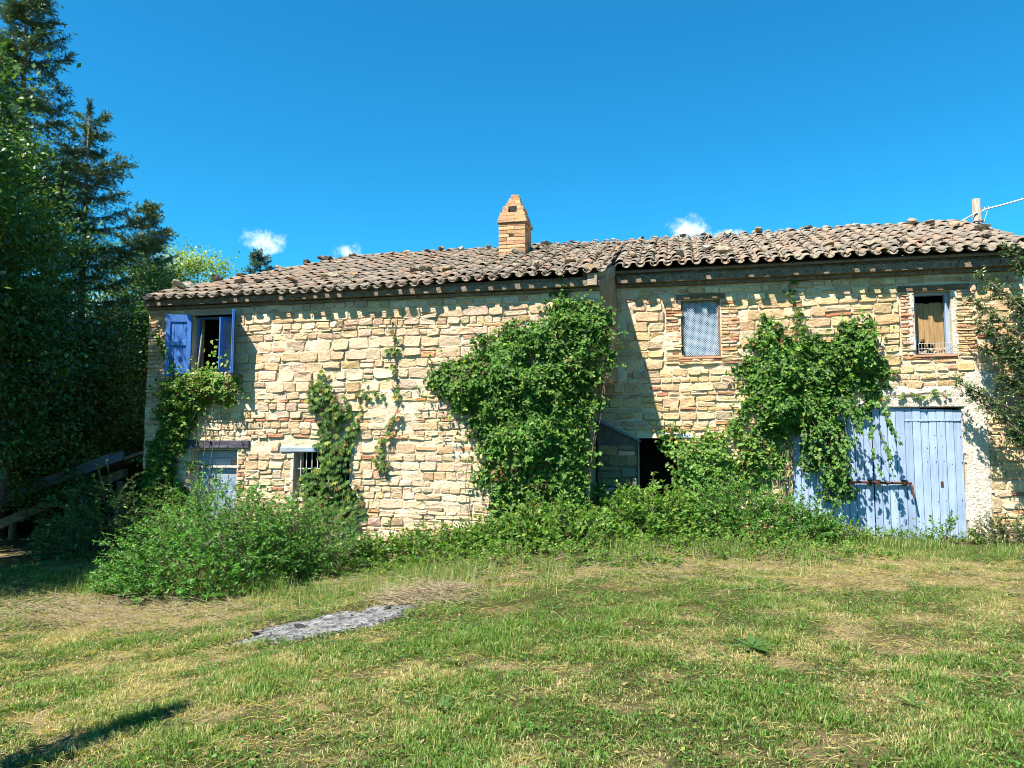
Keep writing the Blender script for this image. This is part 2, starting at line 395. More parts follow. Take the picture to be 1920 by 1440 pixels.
# ------------------------------------------------------------------ ground
def gz(x, y):
    x = np.asarray(x, float); y = np.asarray(y, float)
    z = -0.38 * sstep(0.5, -5.0, x)
    z = z + 0.22 * np.exp(-((x - 1.9) / 1.7) ** 2 - ((y + 0.9) / 1.1) ** 2)
    z = z + 0.10 * np.exp(-((x + 1.0) / 1.5) ** 2 - ((y + 2.2) / 1.0) ** 2)
    z = z - 0.5 * sstep(-12, -40, x)
    z = z + 0.05 * (fbm(x * 0.9, y * 0.9, 3.3) - 0.5) + 0.02 * (fbm(x * 4, y * 4, 9.1) - 0.5)
    return z
def dryness(x, y):
    d = 0.42 * fbm(x * 0.6 + 9, y * 0.9 + 4, 1.0, 4) + 0.58 * fbm(x * 3.3, y * 4.1, 5.0, 4)
    d = (d - 0.5) * 2.8 + 0.25
    d = d + 0.45 * np.exp(-((x + 5.0) / 2.2) ** 2 - ((y + 6.3) / 0.9) ** 2)
    d = d + 0.5 * np.exp(-((x + 2.9) / 1.2) ** 2 - ((y + 9.2) / 1.2) ** 2)
    d = d + 0.24 * np.exp(-((x - 4.2) / 2.2) ** 2 - ((y + 3.6) / 1.2) ** 2)
    d = d + 0.16 * np.exp(-((x - 2.6) / 1.4) ** 2 - ((y + 8.6) / 1.8) ** 2)
    d = d - 0.34 * np.exp(-((x + 0.6) / 1.8) ** 2 - ((y + 7.0) / 1.1) ** 2)
    d = d - 0.22 * np.exp(-((x - 0.2) / 1.2) ** 2 - ((y + 9.8) / 0.9) ** 2)
    d = d - 0.22 * np.exp(-((x + 3.6) / 0.9) ** 2 - ((y + 7.6) / 0.5) ** 2)
    return np.clip(d, 0, 1)

def grid_axis(lo, hi, step, far):
    c = np.arange(lo, hi + 1e-6, step)
    e = np.array([0.5, 1.2, 2.5, 5, 9, 16, 30, 60, 120, 240, far])
    return np.concatenate([(lo - e)[::-1], c, hi + e])
gx_ = grid_axis(-13, 9, 0.09, 500); gy_ = grid_axis(-13, 1.5, 0.09, 500)
GX, GY = np.meshgrid(gx_, gy_)
V = np.stack([GX.ravel(), GY.ravel(), gz(GX.ravel(), GY.ravel())], 1)
nx, ny = len(gx_), len(gy_)
ii, jj = np.meshgrid(np.arange(nx - 1), np.arange(ny - 1)); i0 = (jj * nx + ii).ravel()
F = np.stack([i0, i0 + 1, i0 + nx + 1, i0 + nx], 1)
dr = dryness(V[:, 0], V[:, 1])
cg = np.array([0.06, 0.06, 0.022]); cd = np.array([0.22, 0.175, 0.095]); ce = np.array([0.18, 0.13, 0.075])
gc = cg + (cd - cg) * sstep(0.25, 0.75, dr)[:, None]
e_ = sstep(0.62, 0.75, fbm(V[:, 0] * 1.7 + 20, V[:, 1] * 2.3, 8.0))[:, None]
gc = gc * (1 - 0.6 * e_) + ce * 0.6 * e_
ground = mk('ground', V, F, M['ground'], smooth=True, col=gc)
tag(ground, 'sloping farmyard ground of thin grass, straw and bare earth', kind='structure')

# ------------------------------------------------------------------ outlines of the climbers (x along the wall, z up)
IVY = [(-3.25,2.95),(-2.76,3.13),(-2.23,3.40),(-1.70,3.75),(-1.05,4.01),(-0.95,4.47),(-0.72,4.45),(-0.58,4.08),(0.05,3.96),(0.13,3.32),(-0.10,2.88),(-0.19,2.43),(-0.31,1.90),(-0.43,1.01),(-0.48,0.48),(-1.33,-0.2),(-2.45,-0.2),(-1.98,0.45),(-2.22,0.99),(-2.32,1.63),(-2.46,2.10),(-2.95,2.29),(-3.25,2.57)]
VCORNER = [(-8.83,2.97),(-8.31,3.06),(-7.84,2.95),(-7.65,2.54),(-7.92,2.14),(-8.02,1.64),(-8.05,0.93),(-8.08,-0.3),(-9.25,-0.3),(-8.98,1.43),(-8.73,2.15)]
PLANTER = [(-8.23,2.95),(-7.66,3.06),(-7.04,2.93),(-6.94,2.48),(-7.41,2.41),(-7.98,2.49)]
CREEPER = [(-5.64,2.76),(-5.33,2.95),(-4.79,2.46),(-4.65,1.92),(-4.72,1.44),(-4.61,0.97),(-4.34,0.12),(-4.23,-0.45),(-5.67,-0.45),(-5.76,0.96),(-5.40,1.44),(-5.41,2.12),(-5.69,2.32)]
RVINE = [(2.67,3.90),(2.94,3.89),(3.10,3.41),(3.72,3.67),(4.42,3.83),(4.59,3.37),(4.56,2.63),(4.36,2.22),(3.86,2.00),(3.93,1.00),(3.71,0.55),(3.55,0.99),(3.23,1.73),(2.96,1.63),(2.26,1.92),(2.18,2.48),(2.14,2.87),(2.48,3.43)]
RLOW = [(0.78,1.73),(1.34,1.92),(2.26,2.06),(2.96,1.73),(2.86,1.26),(2.58,0.89),(2.22,0.66),(1.13,0.50),(0.86,0.97)]

def in_poly(poly, x, z):
    P = np.asarray(poly, float); x = np.asarray(x, float); z = np.asarray(z, float)
    c = np.zeros(x.shape, bool)
    for (x1, z1), (x2, z2) in zip(P, np.roll(P, -1, 0)):
        k = ((z1 > z) != (z2 > z)) & (x < (x2 - x1) * (z - z1) / (z2 - z1 + 1e-12) + x1)
        c ^= k
    return c
def edge_dist(poly, x, z):
    P = np.asarray(poly, float); d = np.full(np.shape(x), 1e9)
    for a, b in zip(P, np.roll(P, -1, 0)):
        ab = b - a; t = np.clip(((x - a[0]) * ab[0] + (z - a[1]) * ab[1]) / (ab @ ab), 0, 1)
        d = np.minimum(d, np.hypot(x - a[0] - t * ab[0], z - a[1] - t * ab[1]))
    return d

# ------------------------------------------------------------------ walls: recessed mortar sheet, stones and bricks proud of it
YL, YR = -1.3, 0.0                # outer faces of the farmhouse and of the barn

def wall_sheet(name, x0, x1, z0, z1, y, openings, mat, parent, depth=0.38, notches=(), step=0.075, amp=0.02, seed=0):
    cut = list(openings) + list(notches)
    xs = sorted(set([x0, x1] + [v for o in cut for v in o[:2]])); zs = sorted(set([z0, z1] + [v for o in cut for v in o[2:4]]))
    def dense(a):
        r = []
        for p, q in zip(a[:-1], a[1:]):
            n = max(1, int(round((q - p) / step))); r += list(np.linspace(p, q, n, endpoint=False))
        return np.array(r + [a[-1]])
    X, Z = dense(xs), dense(zs); XX, ZZ = np.meshgrid(X, Z)
    d = (fbm(XX * 5 + seed, ZZ * 6, seed + 0.5, 3) - 0.5) * 2 * amp
    for o in cut:
        e = (np.abs(XX - o[0]) < 1e-6) | (np.abs(XX - o[1]) < 1e-6) | (np.abs(ZZ - o[2]) < 1e-6) | (np.abs(ZZ - o[3]) < 1e-6)
        d[e] = 0
    d = d + np.where(d == 0, 0, 0.012 - 0.034 * sstep(0.56, 0.72, fbm(XX * 1.1 + seed, ZZ * 1.4, seed + 4.5, 3)))
    V = np.stack([XX.ravel(), (y + d).ravel(), ZZ.ravel()], 1).tolist(); nx = len(X); F = []
    for j in range(len(Z) - 1):
        for i in range(nx - 1):
            cx, cz = (X[i] + X[i + 1]) / 2, (Z[j] + Z[j + 1]) / 2
            if any(o[0] < cx < o[1] and o[2] < cz < o[3] for o in cut): continue
            a = j * nx + i; F.append((a, a + 1, a + nx + 1, a + nx))
    for (a, b, c, e) in [o[:4] for o in openings]:
        k = len(V)
        V += [(a, y, c), (b, y, c), (b, y, e), (a, y, e), (a, y + depth, c), (b, y + depth, c), (b, y + depth, e), (a, y + depth, e)]
        F += [(k, k + 4, k + 5, k + 1), (k + 1, k + 5, k + 6, k + 2), (k + 2, k + 6, k + 7, k + 3), (k + 3, k + 7, k + 4, k)]
    return mk(name, V, F, mat, parent, smooth=False)

def stone_geo(cx, cz, w, h, y, out, r, sq=0.3, n=10, jit=0.065, tilt=0.035):
    th = np.arange(n) * 2 * math.pi / n + r.uniform(0, 0.4)
    cs, sn = np.cos(th), np.sin(th)
    px = np.sign(cs) * np.abs(cs) ** sq * w / 2; pz = np.sign(sn) * np.abs(sn) ** sq * h / 2
    j = 1 + r.normal(0, jit, n); px, pz = px * j, pz * (1 + r.normal(0, jit, n))
    t = r.normal(0, tilt); px, pz = px * math.cos(t) - pz * math.sin(t), px * math.sin(t) + pz * math.cos(t)
    bev = min(0.014, 0.16 * min(w, h)); sx, sz = 1 - 2 * bev / w, 1 - 2 * bev / h
    gx, gzz = r.normal(0, 0.05), r.normal(0, 0.09)
    f = lambda q, e: -out + gx * q + gzz * e + r.normal(0, 0.0035, np.shape(q))
    r0 = np.stack([cx + px, np.full(n, y + 0.035), cz + pz], 1)
    r1 = np.stack([cx + px, y - out * 0.35 + r.normal(0, 0.002, n), cz + pz], 1)
    r2 = np.stack([cx + px * sx, y + f(px * sx, pz * sz), cz + pz * sz], 1)
    c = np.array([[cx + r.normal(0, 0.1 * w), y - out + r.normal(0.0, 0.006), cz + r.normal(0, 0.1 * h)]])
    V = np.vstack([r0, r1, r2, c]); F = []
    for i in range(n):
        k = (i + 1) % n
        F += [(i, k, n + k, n + i), (n + i, n + k, 2 * n + k, 2 * n + i), (2 * n + i, 2 * n + k, 3 * n)]
    F = [tuple(reversed(q)) if False else q for q in F]
    return V, F

def lay(x0, x1, z0, z1, blocks, r, hmin=0.11, hmax=0.215, thin=0.2, pb=0.06, wmul=(1.0, 2.5)):
    out = []; z = z0
    while z < z1 - 0.05:
        t = r.random()
        h = r.uniform(0.055, 0.085) if t < thin else r.uniform(hmin, hmax)
        h = min(h, z1 - z); course_brick = h < 0.09 and r.random() < 0.4
        x = x0 - r.uniform(0, 0.2); ph = r.uniform(0, 9)
        while x < x1:
            w = r.uniform(0.14, 0.34) if h < 0.09 else h * r.uniform(*wmul)
            w = min(max(w, 0.09), 0.6)
            a, b = max(x, x0), min(x + w, x1); g = r.uniform(0.004, 0.016)
            x += w + g
            for o in blocks:
                if o[2] < z + h * 0.5 < o[3]:
                    if o[0] <= a and b <= o[1]: a = b
                    elif a < o[0] < b and b - o[0] <= o[0] - a: b = o[0] - 0.004
                    elif a < o[1] < b and o[1] - a <= b - o[1]: a = o[1] + 0.004
                    elif a < o[0] < b: b = o[0] - 0.004
                    elif a < o[1] < b: a = o[1] + 0.004
            if b - a < 0.05: continue
            w2 = b - a; cx = (a + b) / 2; wob = 0.018 * math.sin(cx * 1.3 + z * 2) + 0.01 * math.sin(cx * 3.1 + ph)
            if r.random() < 0.035: continue
            if h > 0.15 and r.random() < 0.16:
                k = r.uniform(0.35, 0.65); hh = [h * k - 0.012, h * (1 - k) - 0.012]
                out.append((cx, z + hh[0] / 2 + wob, w2, hh[0], 'stone' if r.random() > 0.25 else 'brick'))
                out.append((cx, z + h - hh[1] / 2 - 0.006 + wob, w2, hh[1], 'stone'))
            else:
                hv = h - r.uniform(0.003, 0.014) - (r.uniform(0, 0.04) if r.random() < 0.3 and h > 0.12 else 0)
                kind = 'brick' if (course_brick and r.random() < 0.75) or (h < 0.1 and r.random() < 0.2) or r.random() < pb * 0.3 else 'stone'
                if kind == 'brick' and h > 0.1: hv = min(hv, 0.075)
                out.append((cx, z + h / 2 + wob, w2, hv, kind))
        z += h
    return out

PAL_F = [(0.605,0.443,0.288),(0.643,0.483,0.321),(0.573,0.410,0.261),(0.659,0.512,0.359),(0.527,0.365,0.222),(0.566,0.439,0.310),(0.620,0.457,0.306),(0.589,0.424,0.268),(0.512,0.387,0.268)]
PAL_B = [(0.587,0.411,0.223),(0.620,0.442,0.249),(0.546,0.369,0.196),(0.636,0.477,0.296),(0.506,0.338,0.180),(0.546,0.415,0.276),(0.587,0.399,0.231),(0.489,0.358,0.223)]
PAL_BR = [(0.502,0.250,0.138),(0.581,0.344,0.207),(0.634,0.419,0.265),(0.449,0.194,0.103),(0.594,0.388,0.230),(0.634,0.463,0.287)]

def build_stones(items, wall, y, pal, r, hidden, limit=300, outr=(0.005, 0.03)):
    vis, rest = [], []
    for it in items:
        cx, cz, w, h, kind = it
        (rest if hidden(cx, cz) else vis).append(it)
    for kind in ('stone', 'brick'):
        v = sorted([q for q in vis if q[4] == kind], key=lambda q: -q[2] * q[3])
        own, more = v[:limit], v[limit:] + [q for q in rest if q[4] == kind]
        gg = G()
        for lst, single in ((own, True), (more, False)):
            for (cx, cz, w, h, _) in lst:
                o = r.uniform(*outr); c = np.array((pal if kind == 'stone' else PAL_BR)[r.integers(len(pal if kind == 'stone' else PAL_BR))])
                c = np.clip(c * r.uniform(0.78, 1.12) + r.normal(0, 0.012, 3), 0.05, 0.85)
                if kind == 'stone': V, F = stone_geo(cx, cz, w, h, y, o, r)
                else: V, F = stone_geo(cx, cz, w, h, y, o * 0.7, r, sq=0.25, n=8, jit=0.025, tilt=0.015)
                if single: mk(kind, V - np.array([cx, y, cz]), F, M[kind], wall, col=np.tile(c, (len(V), 1))).location = (cx, y, cz)
                else: gg.add(V, F, c)
        if gg.n:
            tag(gg.build(kind + 's', M[kind], wall), kind='stuff')

def brick_block(x0, x1, z0, z1, r, h=0.058, long=0.27):
    out = []; z = z0; k = 0
    while z < z1 - 0.03:
        hh = h * r.uniform(0.85, 1.25); x = x0; k += 1
        end = x1 + (r.uniform(-0.05, 0.05))
        cuts = [x0, end] if k % 2 else [x0, x0 + (end - x0) * r.uniform(0.4, 0.6), end]
        for a, b in zip(cuts[:-1], cuts[1:]):
            out.append(((a + b) / 2, z + hh / 2, b - a - 0.01, hh - 0.012, 'brick' if r.random() < 0.62 else 'stone'))
        z += hh
    return out

# ================================================================== FARMHOUSE
farm = tag(empty('farmhouse', (-4.6, YL, -0.3)), 'long stone farmhouse wing with chimney, blue shutters and ivy covered end', 'farmhouse')
def at_farm(o):
    o.matrix_parent_inverse = Matrix.Translation(-farm.location); return o
F_WIN = (-8.12, -7.21, 2.96, 4.10); F_DOOR = (-8.04, -7.07, -0.6, 1.50); F_SMALL = (-5.89, -4.77, 0.62, 1.46)
rF = rng_(11)
fwall = at_farm(wall_sheet('wall', -9.1, -0.2, -0.7, 4.48, YL, [F_WIN, F_DOOR, F_SMALL], M['mortar'], farm, notches=[(-0.46, -0.2, -0.7, 2.75)], seed=3))
fwall.data.materials[0] = M['mortar']
items = [(a, b, c, d, 'stone' if rF.random() < 0.65 else e) for (a, b, c, d, e) in brick_block(-9.1, -8.78, -0.6, 4.2, rF, 0.075)]
b_f = [(F_WIN[0] - 0.02, F_WIN[1] + 0.02, F_WIN[2] - 0.07, F_WIN[3] + 0.12), (F_DOOR[0], F_DOOR[1], -1, 1.52), (-8.24, -6.79, 1.51, 1.7), (F_SMALL[0], F_SMALL[1], F_SMALL[2], F_SMALL[3]),
       (-6.18, -4.63, 1.44, 1.57), (-0.46, 0, -1, 2.75), (-9.2, -8.76, -1, 5), (-7.07, -6.9, -0.3, 1.5)]
items += brick_block(-7.06, -6.9, -0.25, 1.49, rF, 0.07)
items += [(cx, cz, w, h, 'brick' if rF.random() < 0.7 else 'stone') for (cx, cz, w, h, k) in lay(-6.78, -3.2, 1.7, 1.78, [], rF)]
b_f.append((-6.78, -3.2, 1.68, 1.79))
items += lay(-8.77, -0.21, -0.65, 4.235, b_f, rF, 0.10, 0.215, 0.24, 0.1, (0.9, 2.4))
def hid_f(x, z):
    p = [np.array([x]), np.array([z])]
    if z < -0.28: return True
    if -8.5 < x < -4.4 and z < 0.25: return True
    for poly in (IVY, VCORNER, CREEPER, PLANTER):
        if in_poly(poly, *p)[0] and edge_dist(poly, *p)[0] > 0.12: return True
    return False
build_stones(items, fwall, YL, PAL_F, rF, hid_f)
g = G(); g.box(-9.13, -0.19, YL - 0.15, YL + 0.05, 4.305, 4.40, 0.0); g.box(-9.12, -0.20, YL - 0.10, YL + 0.05, 4.402, 4.47); g.box(-9.12, -0.195, YL - 0.06, YL + 0.05, 4.24, 4.283)
at_farm(g.build('cornice', M['cornice'], farm))
# end wall towards the barn: upper storey juts out on a corbel stone
def prism(name, pts, z0, z1, mat, parent):
    n = len(pts); V = [(x, y, z0) for x, y in pts] + [(x, y, z1) for x, y in pts]
    F = [tuple(range(n))[::-1], tuple(range(n, 2 * n))] + [(i, (i + 1) % n, n + (i + 1) % n, n + i) for i in range(n)]
    return mk(name, V, F, mat, parent)
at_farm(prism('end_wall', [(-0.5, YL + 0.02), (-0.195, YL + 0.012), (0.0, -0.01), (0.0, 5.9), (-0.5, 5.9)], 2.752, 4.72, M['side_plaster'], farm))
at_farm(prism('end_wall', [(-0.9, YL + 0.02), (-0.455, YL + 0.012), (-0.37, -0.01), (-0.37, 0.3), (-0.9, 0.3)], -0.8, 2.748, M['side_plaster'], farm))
V, F_ = stone_geo(0, 0, 0.5, 0.12, 0, 0.16, rF)
cb = mk('corbel', V, F_, M['stone'], None, col=np.tile((0.45, 0.3, 0.17), (len(V), 1))); cb.parent = farm; at_farm(cb)
cb.matrix_basis = Matrix.Translation((-0.22, -0.75, 2.72)) @ Matrix.Rotation(math.radians(84), 4, 'Z')
# hidden sides so the building is closed
at_farm(prism('gable_wall', [(-9.1, YL + 0.02), (-8.8, YL + 0.02), (-8.8, 7.2), (-9.1, 7.2)], -0.8, 4.4, M['mortar'], farm))
at_farm(prism('back_wall', [(-9.1, 7.2), (-9.1, 7.0), (6.8, 7.0), (6.8, 7.2)], -0.8, 4.4, M['mortar'], farm))

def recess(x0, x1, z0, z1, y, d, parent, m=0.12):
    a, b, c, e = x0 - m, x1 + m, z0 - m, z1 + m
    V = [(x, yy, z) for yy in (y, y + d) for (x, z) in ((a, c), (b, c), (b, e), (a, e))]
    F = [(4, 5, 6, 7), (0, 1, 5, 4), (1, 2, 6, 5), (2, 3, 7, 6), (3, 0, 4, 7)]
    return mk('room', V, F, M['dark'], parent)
at_farm(recess(*F_WIN, YL + 0.381, 1.3, farm)); at_farm(recess(*F_DOOR, YL + 0.381, 0.6, farm)); at_farm(recess(*F_SMALL, YL + 0.381, 1.0, farm))

# upper window: frame, inner casement, two blue shutters
wf = at_farm(bbox_obj('window', F_WIN[0] - 0.04, F_WIN[1] + 0.04, YL - 0.03, YL + 0.3, F_WIN[2] - 0.06, F_WIN[2], M['grey_plaster'], farm))
wf["label"] = 'upper window with open blue shutters'
bbox_obj('lintel', F_WIN[0] - 0.12, F_WIN[1] + 0.2, YL - 0.028, YL + 0.3, F_WIN[3], F_WIN[3] + 0.12, M['grey_plaster'], wf)
for (x0, x1) in ((F_WIN[0], F_WIN[0] + 0.05), (F_WIN[1] - 0.05, F_WIN[1])):
    bbox_obj('frame', x0, x1, YL + 0.16, YL + 0.22, F_WIN[2], F_WIN[3], M['blue'], wf)
bbox_obj('frame', F_WIN[0] + 0.05, F_WIN[1] - 0.05, YL + 0.16, YL + 0.22, F_WIN[3] - 0.05, F_WIN[3], M['blue'], wf)
cs = empty('casement', (F_WIN[1] - 0.05, YL + 0.24, F_WIN[2] + 0.02), wf)
cs.rotation_euler = (0, 0, math.radians(62))
g = G()
for a in ((-0.4, -0.34, 0, 1.05), (-0.06, 0, 0, 1.05), (-0.34, -0.06, 0, 0.06), (-0.34, -0.06, 0.99, 1.05), (-0.34, -0.06, 0.48, 0.53)):
    g.box(a[0], a[1], -0.02, 0.02, a[2], a[3])
mk('casement_frame', np.vstack(g.V), g.F, M['blue'], cs)
g = G(); g.box(-0.335, -0.065, -0.003, 0.003, 0.06, 0.99)
mk('pane', np.vstack(g.V), g.F, M['curtain'], cs)

def shutter(hx, ang, mirror, parent):
    """Boarded shutter: local x from the hinge, z up, y thickness."""
    e = empty('shutter', (hx, YL - 0.02, F_WIN[2] - 0.04), parent); e.rotation_euler = (0, 0, ang)
    s = -1 if mirror else 1; w, h = 0.47, 1.19
    def B(name, a, b, c, d, y0, y1):
        return bbox_obj(name, min(s * a, s * b), max(s * a, s * b), y0, y1, c, d, M['blue'], e, bev=0.004)
    for k in range(3):
        B('plank', k * w / 3 + 0.002, (k + 1) * w / 3 - 0.002, 0.0, h, -0.012, 0.012)
    B('stile', 0.0, 0.085, 0.0, h + 0.003, -0.034, -0.0125); B('stile', w - 0.085, w, 0.0, h + 0.003, -0.034, -0.0125)
    B('rail', 0.0855, w - 0.0855, h - 0.14, h + 0.001, -0.033, -0.0125); B('rail', 0.0855, w - 0.0855, h - 0.60, h - 0.50, -0.033, -0.0125)
    B('rail', 0.0855, w - 0.0855, 0.0, 0.14, -0.033, -0.0125)
    for zz in (0.16, h - 0.2):
        bbox_obj('hinge', min(0, s * 0.3), max(0, s * 0.3), 0.0125, 0.02, zz, zz + 0.04, M['blue'], e, bev=0.002)
    return e
sh1 = at_farm(shutter(F_WIN[0], math.radians(21), True, farm)); sh1["label"] = 'blue shutter folded back against the wall, hung with creeper'
sh2 = at_farm(shutter(F_WIN[1], math.radians(-57), False, farm)); sh2["label"] = 'blue shutter standing out from the wall edge-on'

# lower door: charred beam, ledge and grey-blue boards
at_farm(bbox_obj('beam', -8.24, -6.80, YL - 0.05, YL + 0.2, 1.53, 1.685, M['charred'], farm, 0.012, 0.006))
dr_ = at_farm(bbox_obj('door', F_DOOR[0], F_DOOR[1], YL + 0.20, YL + 0.24, -0.55, 1.5, M['grey_wood'], farm)); dr_["label"] = 'boarded doorway of weathered grey blue planks'
bbox_obj('ledge', F_DOOR[0], F_DOOR[1] - 0.01, YL + 0.10, YL + 0.195, 1.16, 1.2, M['plaster'], dr_, 0.004, 0.004)
z = 1.155; k = 0
while z > -0.5:
    hh = 0.2 + 0.03 * math.sin(k * 2.1); bbox_obj('plank', F_DOOR[0] + 0.01, F_DOOR[1] - 0.012, YL + 0.165 + 0.006 * (k % 2), YL + 0.197, z - hh + 0.008, z, M['grey_blue'], dr_, 0.005, 0.003); z -= hh; k += 1
for k in range(2):
    bbox_obj('plank', F_DOOR[0] + 0.01, F_DOOR[1] - 0.25 + 0.2 * k, YL + 0.18, YL + 0.198, 1.21 + 0.14 * k, 1.34 + 0.14 * k, M['grey_blue'], dr_, 0.005, 0.003)
# small barred window
sw = at_farm(bbox_obj('window', -6.16, -4.65, YL - 0.032, YL + 0.2, 1.465, 1.555, M['grey_blue'], farm, 0.01, 0.005)); sw["label"] = 'small barred window under a blue painted lintel'
for xx in np.linspace(-5.78, -4.88, 9):
    g = G(); g.tube([(xx, YL + 0.06, 0.62), (xx, YL + 0.06, 1.464)], 0.009, 6); g.build('bar', M['iron'], sw)
for zz in (0.86, 1.16):
    g = G(); g.tube([(-5.89, YL + 0.072, zz), (-4.77, YL + 0.072, zz)], 0.008, 6); g.build('bar', M['iron'], sw)
for (a, b) in ((-5.97, -5.885), (-4.775, -4.69)):
    bbox_obj('jamb', a, b, YL - 0.02, YL + 0.04, 0.6, 1.45, M['plaster'], sw, 0.01, 0.008)
bbox_obj('sill', -5.98, -4.69, YL - 0.03, YL + 0.1, 0.55, 0.615, M['plaster'], sw, 0.012, 0.006)

# ================================================================== BARN
barn = tag(empty('barn', (3.5, YR, -0.1)), 'lower stone barn wing with wide pale blue double doors', 'barn')
def at_barn(o):
    o.matrix_parent_inverse = Matrix.Translation(-barn.location); return o
B_W1 = (1.16, 1.86, 3.20, 4.26); B_W2 = (5.10, 5.68, 3.14, 4.24); B_DOOR = (3.03, 5.78, -0.5, 2.235); B_WAY = (0.35, 1.13, -0.5, 1.72)
rB = rng_(23)
bwall = at_barn(wall_sheet('wall', -0.6, 6.8, -0.6, 4.86, YR, [B_W1, B_W2, B_DOOR, B_WAY], M['mortar'], barn, seed=8))
blk = [B_W1, B_W2, (B_DOOR[0], B_DOOR[1], -1, 2.36), (B_WAY[0], B_WAY[1], -1, 1.84), (1.06, 1.97, 4.26, 4.38), (4.86, 6.0, 4.24, 4.37),
       (0.86, 1.16, 3.06, 4.26), (1.86, 2.2, 3.06, 4.26), (4.86, 5.1, 3.06, 4.24), (5.68, 6.06, 3.06, 4.24), (1.1, 1.95, 3.04, 3.2), (5.0, 5.75, 3.0, 3.14),
       (5.78, 6.16, -1, 2.4), (4.36, 6.3, 2.22, 2.62), (-0.7, -0.37, -1, 2.7), (5.9, 6.3, 2.3, 2.85)]
items = lay(-0.45, 6.79, -0.4, 4.505, blk, rB, 0.095, 0.205, 0.28, 0.3, (0.9, 2.3))
for (a, b, c, d) in ((0.88, 1.15, 3.06, 4.26), (1.87, 2.19, 3.06, 4.26), (4.88, 5.05, 3.06, 4.24), (5.75, 6.05, 3.06, 4.24)):
    items += brick_block(a, b, c, d, rB)
for (a, b, c, d) in ((1.1, 1.52, 3.05, 3.18), (1.52, 1.95, 3.05, 3.18), (5.0, 5.38, 3.0, 3.12), (5.38, 5.75, 3.0, 3.12)):
    items += brick_block(a, b, c, d, rB)
def hid_b(x, z):
    p = [np.array([x]), np.array([z])]
    if z < 0.15 or x < -0.35 or x > 6.9: return True
    if x < 3.0 and z < 0.5 and x > 1.2: return True
    for poly in (RVINE, RLOW):
        if in_poly(poly, *p)[0] and edge_dist(poly, *p)[0] > 0.12: return True
    return False
build_stones(items, bwall, YR, PAL_B, rB, hid_b)
g = G(); g.box(0.005, 6.84, YR - 0.19, YR + 0.05, 4.595, 4.72); g.box(0.005, 6.82, YR - 0.08, YR + 0.05, 4.53, 4.593); g.box(0.005, 6.82, YR - 0.14, YR + 0.05, 4.722, 4.80)
at_barn(g.build('cornice', M['cornice'], barn))
at_barn(prism('gable_wall', [(6.8, 0.0), (6.8, 7.0), (6.5, 7.0), (6.5, 0.02)], -0.8, 4.84, M['mortar'], barn))
V = [(6.8, 0.0, 4.84), (6.8, 2.97, 6.05), (6.8, 7.2, 4.3), (6.55, 0.0, 4.84), (6.55, 2.97, 6.05), (6.55, 7.2, 4.3)]
at_barn(mk('gable_peak', V, [(0, 1, 2), (5, 4, 3), (0, 3, 4, 1), (1, 4, 5, 2), (0, 2, 5, 3)], M['mortar'], barn))
for o_ in (B_W1, B_W2, B_WAY): at_barn(recess(*o_, YR + 0.381, 0.9, barn))
at_barn(recess(*B_DOOR, YR + 0.381, 1.2, barn))

# rough plaster strip beside the doors and patch over them
def patch(name, poly, y, mat, parent, step=0.05, amp=0.02, th=0.02):
    P = np.array(poly); X = np.arange(P[:, 0].min(), P[:, 0].max() + step, step); Z = np.arange(P[:, 1].min(), P[:, 1].max() + step, step)
    V = []; F = []; idx = {}
    def vid(i, j):
        if (i, j) not in idx:
            x = X[0] + i * step; z = Z[0] + j * step
            e = edge_dist(poly, np.array([x]), np.array([z]))[0]
            idx[(i, j)] = len(V)
            V.append((x + 0.6 * step * (fbm(x * 9, z * 9, 2.2) - 0.5), y - th * min(1, e / 0.06) - amp * (fbm(x * 6, z * 6, 4.4) - 0.4), z + 0.6 * step * (fbm(x * 9, z * 9, 7.2) - 0.5)))
        return idx[(i, j)]
    for i in range(len(X) - 1):
        for j in range(len(Z) - 1):
            cx, cz = X[i] + step / 2, Z[j] + step / 2
            jx, jz = cx + 0.12 * (fbm(cx * 5, cz * 5, 1.1) - 0.5), cz + 0.12 * (fbm(cx * 5, cz * 5, 3.1) - 0.5)
            if in_poly(poly, np.array([jx]), np.array([jz]))[0]:
                F.append((vid(i, j), vid(i + 1, j), vid(i + 1, j + 1), vid(i, j + 1)))
    return mk(name, V, F, mat, parent, smooth=True)
at_barn(patch('plaster_strip', [(5.782, -0.3), (6.14, -0.3), (6.16, 1.2), (6.18, 2.2), (6.3, 2.5), (6.25, 2.85), (5.95, 2.9), (5.7, 2.62), (4.4, 2.56), (4.4, 2.4), (5.782, 2.4)], YR - 0.004, M['plaster'], barn))
at_barn(bbox_obj('lintel', 2.95, 5.95, YR - 0.028, YR + 0.3, 2.245, 2.4, M['plaster'], barn, 0.01, 0.006))
at_barn(bbox_obj('lintel', 0.72, 1.34, YR - 0.03, YR + 0.3, 1.725, 1.80, M['iron'], barn, 0.008, 0.004))
at_barn(bbox_obj('lintel', 1.08, 1.95, YR - 0.024, YR + 0.3, 4.265, 4.36, M['brown_wood'], barn, 0.008, 0.004))
at_barn(bbox_obj('lintel', 4.86, 5.98, YR - 0.024, YR + 0.3, 4.245, 4.345, M['brown_wood'], barn, 0.008, 0.004))

